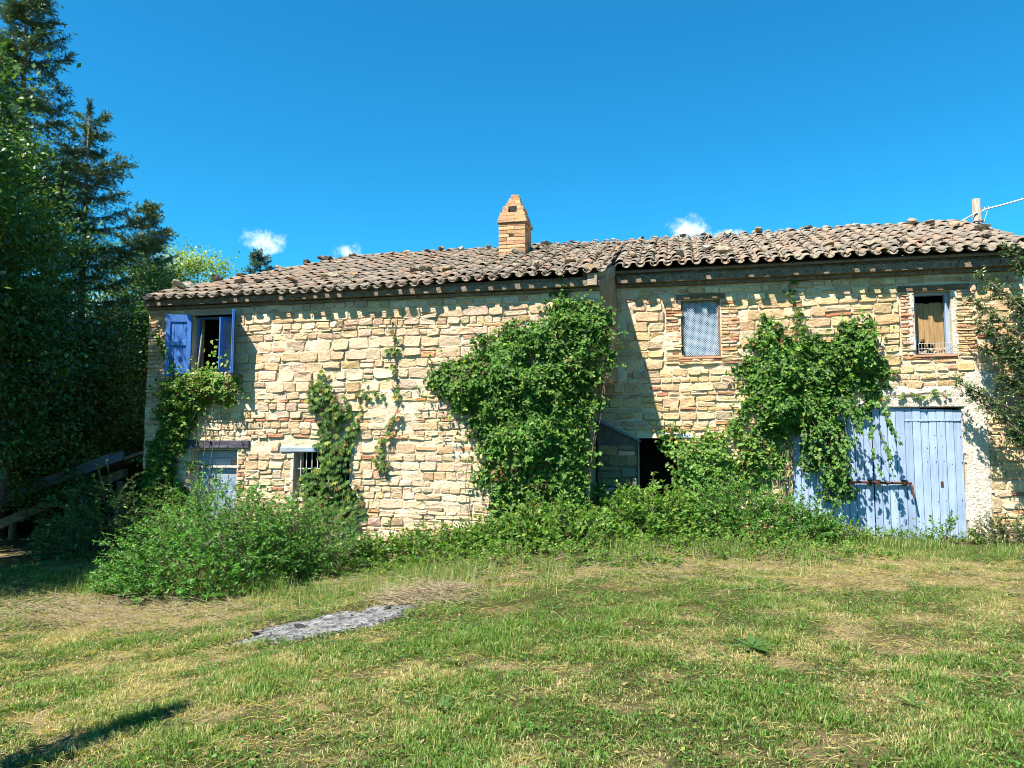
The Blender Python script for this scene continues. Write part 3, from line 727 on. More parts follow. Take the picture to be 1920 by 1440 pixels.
# double doors of upright boards
def leaf(x0, x1, n, y, label, top):
    d = at_barn(bbox_obj('door', x0 + 0.03, x1 - 0.03, y + 0.034, y + 0.06, 0.5, 0.62, M['grey_wood'], barn)); d["label"] = label
    bbox_obj('rail', x0 + 0.03, x1 - 0.03, y + 0.034, y + 0.06, 1.7, 1.82, M['grey_wood'], d)
    ws = rB.uniform(0.8, 1.2, n); ed = x0 + np.concatenate([[0], np.cumsum(ws)]) * (x1 - x0) / ws.sum()
    for k in range(n):
        zt = top(k / n); zb = -0.04 + (0.0 if rB.random() < 0.6 else rB.uniform(0.0, 0.12))
        yo = rB.normal(0, 0.004)
        bbox_obj('plank', ed[k] + 0.0035, ed[k + 1] - 0.0035, y + yo, y + 0.033 + yo, zb, zt, M['pale_blue'], d, 0.004, 0.0012, rB)
    return d
DY = 0.03
d1 = leaf(3.04, 4.352, 10, DY, 'barn door leaf half hidden by creeper', lambda t: 2.21)
d2 = leaf(4.366, 5.775, 11, DY, 'pale blue barn door leaf with strap hinge', lambda t: 2.225 - 0.07 * max(0, t - 0.35))
hs = bbox_obj('hinge_strap', 4.88, 5.79, DY - 0.012, DY - 0.003, 1.995, 2.035, M['pale_blue'], d2, 0.003)
for k in range(6): 
    g = G(); g.tube([(4.93 + 0.16 * k, DY - 0.022, 2.015), (4.93 + 0.16 * k, DY - 0.012, 2.015)], 0.011, 6); g.build('rivet', M['iron'], hs)
g = G(); g.tube([(5.80, DY - 0.02, 1.95), (5.80, DY - 0.02, 2.07)], 0.018, 8); g.build('hinge_pin', M['rust'], d2)
bo = G(); bo.tube([(3.88, DY - 0.05, 0.955), (4.94, DY - 0.05, 0.945)], 0.021, 8)
bolt = bo.build('bolt', M['rust'], d2)
g = G(); g.tube([(4.90, DY - 0.055, 0.945), (4.925, DY - 0.12, 0.90), (4.93, DY - 0.17, 0.76), (4.935, DY - 0.18, 0.70)], [0.02, 0.02, 0.017, 0.022], 8); g.build('bolt_handle', M['rust'], d2)
for xx in (3.95, 4.28, 4.42, 4.82):
    bbox_obj('bolt_bracket', xx - 0.028, xx + 0.028, DY - 0.074, DY - 0.003, 0.90, 1.0, M['rust'], d2 if xx > 4.36 else d1, 0.006)
bbox_obj('keyhole_plate', 5.40, 5.445, DY - 0.012, DY - 0.003, 0.88, 0.98, M['rust'], d2, 0.004)
nail_z = [0.35, 0.66, 1.3, 1.55, 1.76]
gn = G(); gn2 = G()
for k in range(21):
    for zz in nail_z:
        if rB.random() < 0.55:
            xx = 3.1 + k * 0.1315 + rB.normal(0, 0.01); q = zz + rB.normal(0, 0.02)
            (gn if xx < 4.35 else gn2).tube([(xx, DY - 0.007, q), (xx, DY + 0.003, q)], 0.008, 5)
gn.build('nails', M['rust'], d1); gn2.build('nails', M['rust'], d2)

# netted window
w1 = at_barn(bbox_obj('window', B_W1[0] - 0.05, B_W1[1] + 0.05, YR - 0.025, YR + 0.2, B_W1[2] - 0.035, B_W1[2], M['brick'], barn, 0.006)); w1["label"] = 'blue curtained window behind wire netting'
w1.data.materials[0] = mat_basic('sill_brick', (0.34, 0.165, 0.1), (0.42, 0.24, 0.15), 12, 0.9)
for (a, b, c, d) in ((B_W1[0], B_W1[0] + 0.035, B_W1[2], B_W1[3]), (B_W1[1] - 0.035, B_W1[1], B_W1[2], B_W1[3]), (B_W1[0] + 0.035, B_W1[1] - 0.035, B_W1[3] - 0.04, B_W1[3]), (B_W1[0] + 0.035, B_W1[1] - 0.035, B_W1[2], B_W1[2] + 0.03)):
    bbox_obj('frame', a, b, YR + 0.05, YR + 0.10, c, d, M['brown_wood'], w1, 0.003)
X = np.linspace(B_W1[0] + 0.02, B_W1[1] - 0.02, 40); Z = np.linspace(B_W1[2] + 0.02, B_W1[3] - 0.02, 16)
XX, ZZ = np.meshgrid(X, Z); YY = YR + 0.15 + 0.012 * np.sin(XX * 55 + 2 * np.sin(ZZ * 3)) + 0.006 * np.sin(XX * 130)
i0 = (np.arange(15)[:, None] * 40 + np.arange(39)[None, :]).ravel()
mk('curtain', np.stack([XX.ravel(), YY.ravel(), ZZ.ravel()], 1), np.stack([i0, i0 + 1, i0 + 41, i0 + 40], 1), M['curtain'], w1, True)
g = G(); xa, xb, za, zb = B_W1[0] + 0.035, B_W1[1] - 0.035, B_W1[2] + 0.03, B_W1[3] - 0.04
for sgn in (1, -1):
    for c_ in np.arange(-2.0, 2.0, 0.042):
        pts = []
        for x in (xa, xb):
            zq = (za + zb) / 2 + c_ + sgn * (x - (xa + xb) / 2)
            pts.append((x, zq))
        (x0, z0), (x1, z1) = pts
        def clip(x0, z0, x1, z1):
            t0, t1 = 0.0, 1.0
            dz = z1 - z0
            for lim, side in ((za, 1), (zb, -1)):
                a0, a1 = side * (z0 - lim), side * (z1 - lim)
                if a0 < 0 and a1 < 0: return None
                if a0 < 0: t0 = max(t0, a0 / (a0 - a1))
                if a1 < 0: t1 = min(t1, a0 / (a0 - a1))
            return None if t1 - t0 < 0.03 else (t0, t1)
        t = clip(x0, z0, x1, z1)
        if t:
            q = lambda s: (x0 + s * (x1 - x0), YR + 0.075 + 0.003 * sgn, z0 + s * (z1 - z0))
            g.tube([q(t[0]), q(t[1])], 0.0042, 3, False)
g.build('netting', M['net'], w1)

# boarded-up window with pale blue frame
w2 = at_barn(bbox_obj('window', B_W2[0] - 0.05, B_W2[1] + 0.06, YR - 0.03, YR + 0.2, B_W2[2] - 0.04, B_W2[2], w1.data.materials[0], barn, 0.006)); w2["label"] = 'open window frame with torn ochre board'
for (a, b, c, d) in ((B_W2[0], B_W2[0] + 0.05, B_W2[2], B_W2[3]), (B_W2[1] - 0.06, B_W2[1], B_W2[2], B_W2[3]), (B_W2[0] + 0.05, B_W2[1] - 0.06, B_W2[3] - 0.05, B_W2[3])):
    bbox_obj('frame', a, b, YR + 0.10, YR + 0.2, c, d, M['pale_blue'], w2, 0.004)
bx = np.linspace(B_W2[0] + 0.05, B_W2[1] - 0.06, 4)
for k in range(3):
    zb_ = B_W2[2] + (0.26, 0.2, 0.02)[k]
    V = []; n = 7
    for yy in (YR + 0.21, YR + 0.23):
        for t in np.linspace(0, 1, n): V.append((bx[k] + 0.002 + t * (bx[k + 1] - bx[k] - 0.004), yy, zb_ + rB.uniform(-0.05, 0.05) if k < 2 else zb_))
        for t in np.linspace(1, 0, n): V.append((bx[k] + 0.002 + t * (bx[k + 1] - bx[k] - 0.004), yy, B_W2[3] - 0.15 - rB.uniform(0, 0.04)))
    m = 2 * n
    F = [tuple(range(m)), tuple(range(2 * m - 1, m - 1, -1))] + [(i, m + i, m + (i + 1) % m, (i + 1) % m) for i in range(m)]
    mk('board', V, F, M['ochre_wood'], w2)
for (a, b) in ((5.01, 5.098), (5.682, 5.755)):
    at_barn(patch('plaster_jamb', [(a, 3.12), (b, 3.12), (b, 4.23), (a, 4.23)], YR - 0.006, M['plaster'], barn, 0.03, 0.012, 0.012))
# low corner wall with a sloping blue board, deep shade painted into both
lw = at_barn(prism('corner_wall', [(-0.36, -0.42), (0.34, -0.42), (0.34, -0.005), (-0.36, -0.005)], -0.6, 1.5, M['shaded_stone'], barn))
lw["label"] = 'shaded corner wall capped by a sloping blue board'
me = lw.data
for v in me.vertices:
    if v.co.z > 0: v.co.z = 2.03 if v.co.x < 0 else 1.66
build_stones(lay(-0.36, 0.34, -0.3, 1.62, [], rB, 0.13, 0.22, 0.1), lw, -0.42, [tuple(np.array(c) * (0.34, 0.36, 0.42)) for c in PAL_B], rB, lambda x, z: z < 0.1, 60)  # barn stone colours dimmed and blued to imitate the corner's shade
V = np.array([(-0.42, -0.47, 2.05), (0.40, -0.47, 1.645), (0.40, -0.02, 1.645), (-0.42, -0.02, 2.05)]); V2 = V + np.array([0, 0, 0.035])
mk('board', np.vstack([V, V2]), [(3, 2, 1, 0), (4, 5, 6, 7), (0, 1, 5, 4), (1, 2, 6, 5), (2, 3, 7, 6), (3, 0, 4, 7)], M['shade_blue'], lw)

# ================================================================== ROOFS
def zl(y): return 4.383 + 0.385 * (y + 1.6)
def zr(y): return 4.772 + 0.406 * (y + 0.4)
def sag(x, y):
    s = np.interp(x, [-9.3, -7.2, -5, -3.5, -2, -0.5], [-0.03, -0.045, -0.045, -0.02, 0.02, 0.06])
    return float(s * (1 - np.clip((y + 1.6) / 4.6, 0, 1)))
def hip_y(x): return -1.6 + (x + 9.16) / 2.26 * 4.57 if x < -6.9 else 2.97
APEX = (-6.9, 2.97, 6.14)

def tile_geo(r0, r1, L=0.46, th=0.015, n=6, up=True, sq=1.0):
    """Half-round tile: local +y up the slope, z up; r0 at the lower end."""
    V = []
    for (y, rad) in ((0.0, r0), (L, r1)):
        for rr in (rad, rad - th):
            for k in range(n + 1):
                t = math.pi * k / n
                V.append((-rr * math.cos(t), y, (rr * math.sin(t)) * sq))
    V = np.array(V); m = n + 1; F = []
    for k in range(n):
        F.append((k, k + 1, 2 * m + k + 1, 2 * m + k)); F.append((m + k + 1, m + k, 3 * m + k, 3 * m + k + 1))
        F.append((k + 1, k, m + k, m + k + 1))
    F += [(0, 2 * m, 3 * m, m), (m - 1, 2 * m - 1, 4 * m - 1, 3 * m - 1)]
    if not up: V[:, 2] = -V[:, 2] + 0.0; F = [f[::-1] for f in F]
    return V, F
rT = rng_(31)
COVER = []; PAN = []
for k in range(7):
    V, F = tile_geo(0.095 + rT.normal(0, 0.004), 0.076, 0.43, 0.015, 7, True, rT.uniform(0.76, 0.95)); COVER.append((V, F, rT.random()))
    V, F = tile_geo(0.080 + rT.normal(0, 0.003), 0.09, 0.43, 0.015, 7, False, rT.uniform(0.76, 0.9)); PAN.append((V, F, rT.random()))
def tile_mesh(v):
    V, F, c = v
    o = mk('tile', V, F, M['tile'], None, smooth=True, col=np.tile((c, 0, 0), (len(V), 1)), link=False); return o.data
COVER_ME = [tile_mesh(v) for v in COVER]; PAN_ME = [tile_mesh(v) for v in PAN]

def roof(parent, fix, cols, y0, y1f, zf, slope, off=0.0, limit=300):
    deck = None
    own = []; rest = []
    for ci, x in enumerate(cols):
        y1 = y1f(x); dxx = rT.normal(0, 0.008)
        k = 0; y = y0
        while y < y1 - 0.05:
            own.append(('c', k, x + dxx + rT.normal(0, 0.007), y + 0.075 + rT.normal(0, 0.024), ci)); 
            (own if k == 0 else rest).append(('p', k, x + 0.12 + rT.normal(0, 0.005), y + rT.normal(0, 0.014), ci))
            y += 0.30; k += 1
    own.sort(key=lambda q: q[1])
    own, more = own[:limit], own[limit:] + rest
    g = G(); ang = math.atan(slope)
    def mat_of(q):
        kind, k, x, y, ci = q
        z = zf(y) + sag2(x, y) + (0.062 if kind == 'c' else 0.112) + rT.normal(0, 0.006) + (0.02 if k > 0 else 0)
        return Matrix.Translation((x, y, z)) @ Matrix.Rotation(ang - 0.035 + rT.normal(0, 0.014), 4, 'X') @ Matrix.Rotation(rT.normal(0, 0.05), 4, 'Z') @ Matrix.Rotation(rT.normal(0, 0.05), 4, 'Y')
    sag2 = sag if parent is farm_roof else (lambda x, y: 0.012 * math.sin(x * 1.7))
    for q in own:
        me_ = (COVER_ME if q[0] == 'c' else PAN_ME)[rT.integers(7)]
        o = bpy.data.objects.new('tile', me_); COL.objects.link(o); o.parent = parent; o.matrix_basis = mat_of(q)
    for q in more:
        V, F, c = (COVER if q[0] == 'c' else PAN)[rT.integers(7)]
        mm = np.array(mat_of(q)); VV = V @ mm[:3, :3].T + mm[:3, 3]
        g.add(VV, F, (rT.random(), 0, 0))
    tag(g.build('tiles', M['tile'], parent, True), kind='stuff')

# decks (the boarding and back slopes), named roof, carrying the tiles
V = [(-9.12, -1.42, zl(-1.42)), (-0.2, -1.42, zl(-1.42)), (-0.02, -0.2, zl(-0.2)), (0.0, 2.97, 6.13), APEX, (-9.12, 7.5, 4.38), (0.0, 7.5, 4.38)]
V = [(x, y, z - 0.03) for x, y, z in V] + [(x, y, z - 0.075) for x, y, z in V]
F = [(0, 1, 2, 3, 4), (4, 3, 6, 5), (0, 4, 5)]; F = F + [tuple(i + 7 for i in f)[::-1] for f in F] + [(0, 7, 8, 1), (1, 8, 9, 2), (5, 12, 7, 0), (6, 13, 12, 5), (2, 9, 10, 3), (3, 10, 13, 6)]
farm_roof = at_farm(mk('roof', V, F, M['deck'], farm))
V = [(0.003, -0.22, zr(-0.22)), (6.92, -0.22, zr(-0.22)), (6.92, 2.97, 6.13), (0.003, 2.97, 6.13), (6.92, 7.5, 4.38), (0.003, 7.5, 4.38)]
V = [(x, y, z - 0.03) for x, y, z in V] + [(x, y, z - 0.075) for x, y, z in V]
F = [(0, 1, 2, 3), (3, 2, 4, 5)]; F = F + [tuple(i + 6 for i in f)[::-1] for f in F] + [(0, 6, 7, 1), (1, 7, 8, 2), (2, 8, 10, 4), (4, 10, 11, 5), (5, 11, 9, 3), (3, 9, 6, 0)]
barn_roof = at_barn(mk('roof', V, F, M['deck'], barn))
roof(farm_roof, None, np.arange(-9.06, -0.13, 0.238), -1.6, hip_y, zl, 0.385)
roof(barn_roof, None, np.arange(0.08, 6.85, 0.25), -0.42, lambda x: 2.97, zr, 0.406)
# back slope: corrugated sheet of tiles
def back(x0, x1, parent):
    X = np.arange(x0, x1, 0.065); Y = np.linspace(3.0, 7.5, 12); XX, YY = np.meshgrid(X, Y)
    ZZ = 6.17 - (YY - 2.97) * 0.388 + 0.045 * np.sin(XX * 2 * math.pi / 0.26); nx = len(X)
    if x0 < -6:
        XX = np.maximum(XX, -6.9 - (YY - 2.97) / 4.53 * 2.22)
    i0 = (np.arange(11)[:, None] * nx + np.arange(nx - 1)[None, :]).ravel()
    tag(mk('back_slope', np.stack([XX.ravel(), YY.ravel(), ZZ.ravel()], 1), np.stack([i0, i0 + 1, i0 + nx + 1, i0 + nx], 1), M['tile'], parent, True, col=np.tile((0.3, 0, 0), (XX.size, 1))))
back(-9.1, 0.0, farm_roof); back(0.003, 6.9, barn_roof)
# ridge and hip caps
def caps(p0, p1, parent):
    p0, p1 = Vector(p0), Vector(p1); d = p1 - p0; n = int(d.length / 0.39); yaw = math.atan2(-d.x, d.y); pit = math.asin(d.z / d.length)
    for k in range(n):
        p = p0 + d * (k / n) + Vector((rT.normal(0, 0.01), rT.normal(0, 0.015), rT.normal(0, 0.012)))
        o = bpy.data.objects.new('ridge_tile', COVER_ME[rT.integers(7)]); COL.objects.link(o); o.parent = parent
        o.matrix_basis = Matrix.Translation(p) @ Matrix.Rotation(yaw + rT.normal(0, 0.03), 4, 'Z') @ Matrix.Rotation(pit - 0.03, 4, 'X') @ Matrix.Diagonal((1.15, 1, 0.95, 1))
caps((-9.12, -1.5, 4.47), (-6.95, 2.9, 6.17), farm_roof)
caps((-6.9, 2.97, 6.16), (0.0, 2.97, 6.17), farm_roof)
caps((0.05, 2.97, 6.17), (6.92, 2.97, 6.17), barn_roof)
# mortared verge at the barn end of the farmhouse roof
V = np.array([(x + dx, y, zl(y) + 0.06 * (1 + (y + 1.6) * -0.8) + dz) for (x, y) in ((-0.23, -1.5), (-0.12, -0.9), (-0.01, -0.3)) for dx in (-0.16, 0.0) for dz in (-0.17, 0.03)])
g = G(); g.add(V, [(0, 1, 3, 2), (8, 10, 11, 9)] + [q for b in (0, 4) for q in ((b + 1, b + 5, b + 7, b + 3), (b, b + 2, b + 6, b + 4), (b + 2, b + 3, b + 7, b + 6), (b, b + 4, b + 5, b + 1))])
at_farm(g.build('verge', M['grey_plaster'], farm))

# ---------------------------------------------------------------- chimney (part of the farmhouse, every brick its own piece)
CX0, CX1, CY0, CY1 = -2.67, -2.08, 1.5, 2.18
ch = at_farm(prism('chimney', [(CX0 + 0.05, CY0 + 0.05), (CX1 - 0.05, CY0 + 0.05), (CX1 - 0.05, CY1 - 0.05), (CX0 + 0.05, CY1 - 0.05)], 5.3, 6.45, mat_basic('chimney_mortar', (0.25, 0.19, 0.12), (0.36, 0.29, 0.2), 12, 0.95), farm))
ch["label"] = 'tapering pale brick chimney with square smoke hole'
PAL_CH = [(0.498,0.330,0.171),(0.541,0.369,0.203),(0.487,0.302,0.162),(0.455,0.243,0.140),(0.520,0.350,0.203),(0.433,0.292,0.167)]
def brick_at(x0, x1, y0, y1, z0, z1, c=None):
    V = []; b = 0.007
    for (z, q) in ((z0, b), (z0 + b, 0), (z1 - b, 0), (z1, b)):
        V += [(x0 + q, y0 + q, z), (x1 - q, y0 + q, z), (x1 - q, y1 - q, z), (x0 + q, y1 - q, z)]
    V = np.array(V) + rT.normal(0, 0.003, (16, 3))
    F = [(3, 2, 1, 0), (12, 13, 14, 15)] + [(4 * l + i, 4 * l + (i + 1) % 4, 4 * l + 4 + (i + 1) % 4, 4 * l + 4 + i) for l in range(3) for i in range(4)]
    cc = np.array(PAL_CH[rT.integers(6)] if c is None else c) * rT.uniform(0.85, 1.1)
    ctr = V.mean(0)
    mk('brick', V - ctr, F, M['brick'], ch, col=np.tile(cc, (16, 1))).location = ctr
def ring(z0, h, ox, oy, k, hole=None, w=None):
    """one course of bricks round the shaft; ox, oy grow (+) or shrink (-) the outline"""
    x0, x1, y0, y1 = CX0 - ox, CX1 + ox, CY0 - oy, CY1 + oy; t = min(0.135, (x1 - x0) / 2.05, (y1 - y0) / 2.05); zz = z0 + h - 0.009
    mid = (x0 + x1) / 2 + (0.05 if k % 2 else -0.12) * (x1 - x0) / 0.6
    segs = [(x0, mid), (mid, x1)] if hole is None else [(x0, hole[0]), (hole[1], x1)]
    for (a, b) in segs:
        brick_at(a + 0.003, b - 0.003, y0, y0 + t, z0, zz)
        brick_at(a + 0.003, b - 0.003, y1 - t, y1, z0, zz)
    m = (y0 + y1) / 2 + (0.06 if k % 2 else -0.06)
    for (a, b) in ((y0 + t, m), (m, y1 - t)):
        if b - a > 0.05:
            brick_at(x0, x0 + t, a + 0.003, b - 0.003, z0, zz); brick_at(x1 - t, x1, a + 0.003, b - 0.003, z0, zz)
z = 5.36; h = 0.081
for k in range(13):
    ring(z, h, 0.0, 0.0, k, hole=(-2.45, -2.34) if k == 9 else None); z += h
ring(z, h, 0.035, 0.035, 1); z += h
ring(z, h, 0.005, 0.005, 0); z += h
ring(z, h, -0.015, -0.02, 1); z += h
ring(z, h, -0.055, -0.07, 0, hole=(-2.47, -2.29)); z += h
ring(z, h, -0.06, -0.10, 1, hole=(-2.47, -2.29)); z += h
for k, (ox, oy) in enumerate(((-0.115, -0.16), (-0.15, -0.2), (-0.17, -0.24), (-0.205, -0.28))):
    ring(z, h, ox, oy, k); z += h * (0.95)
g = G(); g.box(CX0 + 0.15, CX1 - 0.15, CY0 + 0.16, CY1 - 0.16, 6.46, 6.84); g.build('flue', M['char'], ch)

# ------------------------------------------------------------------ foliage tools
def unit(v): return v / (np.linalg.norm(v, axis=-1, keepdims=True) + 1e-9)
def leaf_mesh(name, P, T, N, L, W, mat, parent, col, two=False, fold=0.18):
    """P base points, T tip direction, N face normal; col (n,3): tone, yellow, brown."""
    n = len(P); T = unit(T); S = unit(np.cross(T, N)); N = np.cross(S, T)
    L = np.broadcast_to(np.asarray(L, float), (n,))[:, None]; W = np.broadcast_to(np.asarray(W, float), (n,))[:, None]
    b = P; t = P + T * L - N * L * 0.12
    l = P + T * L * 0.42 + S * W * 0.5; r = P + T * L * 0.42 - S * W * 0.5
    if two:
        V = np.stack([b, r, t, l], 1).reshape(-1, 3); k = np.arange(n)[:, None] * 4
        F = np.concatenate([k + np.array([[0, 1, 2]]), k + np.array([[0, 2, 3]])]); m = 4
    else:
        c = P + T * L * 0.48 - N * W * fold
        V = np.stack([b, r, t, l, c], 1).reshape(-1, 3); k = np.arange(n)[:, None] * 5
        F = np.concatenate([k + np.array([q]) for q in ([0, 1, 4], [1, 2, 4], [2, 3, 4], [3, 0, 4])]); m = 5
    return mk(name, V, F.astype(np.int32), mat, parent, False, np.repeat(np.clip(col, 0, 1), m, 0))
def tones(n, r, base=0.5, sd=0.22, yl=0.06, br=0.02):
    c = np.zeros((n, 3)); c[:, 0] = np.clip(r.normal(base, sd, n), 0, 1)
    c[:, 1] = (r.random(n) < yl) * r.uniform(0.3, 0.9, n); c[:, 2] = (r.random(n) < br) * r.uniform(0.4, 1, n)
    return c

def vine_points(poly, yf, n, tmax, r, rough=0.42, hole=0.30, grow=0.9, sc=2.2, seed=0):
    P = np.array(poly); lo, hi = P.min(0) - 0.15, P.max(0) + 0.15; X = []; Z = []
    tot = 0
    while tot < n:
        x = r.uniform(lo[0], hi[0], n * 2); z = r.uniform(lo[1], hi[1], n * 2)
        qx = x + rough * (fbm(x * 4, z * 4, seed + 1.5) - 0.5) * 2; qz = z + rough * (fbm(x * 4, z * 4, seed + 8.5) - 0.5) * 2
        k = in_poly(poly, qx, qz) & (fbm(x * sc, z * sc, seed + 3.3, 3) > hole * r.uniform(0.75, 1.15, len(x))) & (r.random(len(x)) < np.clip(0.22 + edge_dist(poly, qx, qz) / 0.34, 0, 1))
        X.append(x[k]); Z.append(z[k]); tot += k.sum()
    x = np.concatenate(X)[:n]; z = np.concatenate(Z)[:n]
    ed = edge_dist(poly, x, z); lump = fbm(x * sc * 0.8, z * sc * 0.8, seed + 5.1, 3)
    t = np.clip(0.04 + grow * ed, 0.04, tmax) * np.clip(0.15 + 1.7 * (lump - 0.25), 0.2, 1.5)
    y = yf - t * (1 - 0.85 * r.random(n) ** 2.0) - 0.02
    e = 0.04
    gx = fbm((x + e) * sc * 0.8, z * sc * 0.8, seed + 5.1, 3) - lump; gzz = fbm(x * sc * 0.8, (z + e) * sc * 0.8, seed + 5.1, 3) - lump
    N = np.stack([-gx / e * 0.55, -np.ones(n), -gzz / e * 0.55 + 0.55], 1) + r.normal(0, 0.42, (n, 3))
    T = np.stack([r.normal(0, 0.6, n), -0.25 + r.normal(0, 0.3, n), -0.75 + r.normal(0, 0.4, n)], 1)
    return np.stack([x, y, z], 1), unit(T), unit(N), lump

def vine_stems(poly, yf, r, n, parent, rad=0.009, ground=-0.35, xmax=99):
    g = G(); P = np.array(poly); lo, hi = P.min(0), P.max(0)
    for k in range(n):
        for _ in range(50):
            x, z = r.uniform(lo[0], hi[0]), r.uniform(lo[1] + 0.4 * (hi[1] - lo[1]), hi[1])
            if in_poly(poly, np.array([x]), np.array([z]))[0]: break
        m = 12; t = np.linspace(0, 1, m); x0 = np.clip(x + r.normal(0, 0.5), lo[0] + 0.25, min(hi[0] - 0.65, xmax)); x = min(x, xmax + 0.4)
        xs = x0 + (x - x0) * t + 0.07 * np.sin(t * r.uniform(3, 9) + r.uniform(0, 6)); zs = ground + (z - ground) * t
        ys = yf - 0.03 - 0.09 * np.sin(t * math.pi) * r.random()
        g.tube(np.stack([xs, np.full(m, 1.0) * ys, zs], 1), np.linspace(rad, rad * 0.35, m), 5)
    return tag(g.build('stem', M['vine_bark'], parent, True), kind='stuff')

def shoots(B, D, Ls, k, r, grav=0.35, s0=0.12, side=0.8, up=0.25):
    """curving shoots from B along D; returns leaf points, tips, normals and shoot polylines"""
    n = len(B); s = np.sort(s0 + (1 - s0) * r.random((n, k)), 1)
    D = unit(D); Ls = np.asarray(Ls)[:, None]
    q = s * Ls
    P = B[:, None] + D[:, None] * q[..., None]; P[..., 2] -= grav * q ** 2
    tan = D[:, None] + np.zeros_like(P); tan[..., 2] -= 2 * grav * q; tan = unit(tan)
    sv = unit(np.cross(tan, np.array([0, 0, 1.0]) + r.normal(0, 0.5, P.shape)))
    sg = np.where(np.arange(k) % 2 == 0, 1.0, -1.0)[None, :, None]
    T = unit(tan * 0.6 + sv * sg * side + r.normal(0, 0.25, P.shape))
    N = unit(np.array([0, -0.25, 1.0]) * up / 0.25 * 0.25 + np.array([0, 0, 0.6]) + r.normal(0, 0.45, P.shape))
    return P.reshape(-1, 3), T.reshape(-1, 3), N.reshape(-1, 3)
def shoot_stems(B, D, Ls, grav, rad, mat, parent, name='stem', sub=None):
    D = unit(D); n = len(B); m = 5; s = np.linspace(0, 1, m)[None, :, None] * np.asarray(Ls)[:, None, None]
    P = B[:, None] + D[:, None] * s; P[..., 2] -= grav * s[..., 0] ** 2
    R = np.asarray(rad * (1 - 0.75 * np.linspace(0, 1, m)))[None, :, None]
    a = unit(np.cross(D, np.array([0.3, 0.2, 1.0]) + 0 * D))[:, None]; b = unit(np.cross(D[:, None], a))
    rings = [P + R * (math.cos(t) * a + math.sin(t) * b) for t in (0, 2.094, 4.189)]
    V = np.stack(rings, 2).reshape(-1, 3)
    base = np.arange(n)[:, None, None] * m * 3 + np.arange(m - 1)[None, :, None] * 3
    k = np.arange(3)[None, None, :]
    F = np.stack([base + k, base + (k + 1) % 3, base + 3 + (k + 1) % 3, base + 3 + k], -1).reshape(-1, 4)
    return tag(mk(name, V, F.astype(np.int32), mat, parent, True), kind='stuff')

# ------------------------------------------------------------------ climbers
def climber(name, label, poly, yf, n, tmax, leaf, mat, seed, stems=8, base=0.5, xmax=99, **kw):
    r = rng_(seed); c = np.mean(np.array(poly), 0)
    o = tag(empty(name, (c[0], yf - 0.1, float(gz(c[0], yf)))), label, 'climber', 'climbing plants on the walls')
    P, T, N, lump = vine_points(poly, yf, n, tmax, r, seed=seed * 0.37, **kw)
    L = leaf * r.uniform(0.45, 1.5, n); dead = fbm(P[:, 0] * 1.7 + 5, P[:, 2] * 1.7, seed * 0.9) > 0.66; col = tones(n, r, base, 0.26, 0.09, 0.012); col[:, 2] = np.maximum(col[:, 2], dead * (r.random(n) < 0.3) * 0.8); col[:, 0] += (lump - 0.5) * 0.8
    f = leaf_mesh('foliage', P, T, N, L, L * 0.78, M[mat], None, col); par(f, o)
    s = vine_stems(poly, yf, r, stems, None, xmax=xmax); par(s, o)
    q = r.choice(n, n // 24, replace=False); D = np.stack([r.normal(0, 0.6, len(q)), -np.abs(r.normal(0.5, 0.3, len(q))), r.normal(0.15, 0.7, len(q))], 1)
    Ls = r.uniform(0.12, 0.5, len(q)); p, t, nn = shoots(P[q], D, Ls, 9, r, 0.5); m = len(p); l = leaf * r.uniform(0.5, 1.0, m)
    cc = tones(m, r, base + 0.25, 0.2, 0.12, 0.0); par(leaf_mesh('foliage', p, t, nn + np.array([0, -0.7, 0]), l, l * 0.7, M[mat], None, cc), o); par(shoot_stems(P[q], D, Ls, 0.5, 0.003, M['vine_bark'], None), o)
    return o
def par(c, p):
    c.parent = p; c.matrix_parent_inverse = Matrix.Translation(-p.location); return c
climber('ivy', 'large dense green ivy mass climbing the end of the farmhouse wall to the eaves', IVY, YL, 19000, 0.72, 0.072, 'ivy_leaf', 41, 14, 0.5, hole=0.36, sc=2.9)
climber('vine', 'shaded vine covering the farmhouse corner under the blue shutters', VCORNER, YL, 6500, 0.42, 0.08, 'weed_leaf', 42, 8, 0.35, hole=0.36)
climber('vine', 'dense vine hanging over the pale blue barn doors', RVINE, YR, 9000, 0.6, 0.075, 'ivy_leaf', 43, 6, 0.5, 2.75, hole=0.38, sc=2.9)
climber('vine', 'loose leafy vine on the wall between the dark doorway and the barn doors', RLOW, YR, 2700, 0.36, 0.07, 'weed_leaf', 44, 5, 0.65, hole=0.44, sc=3.0)
rC = rng_(45)
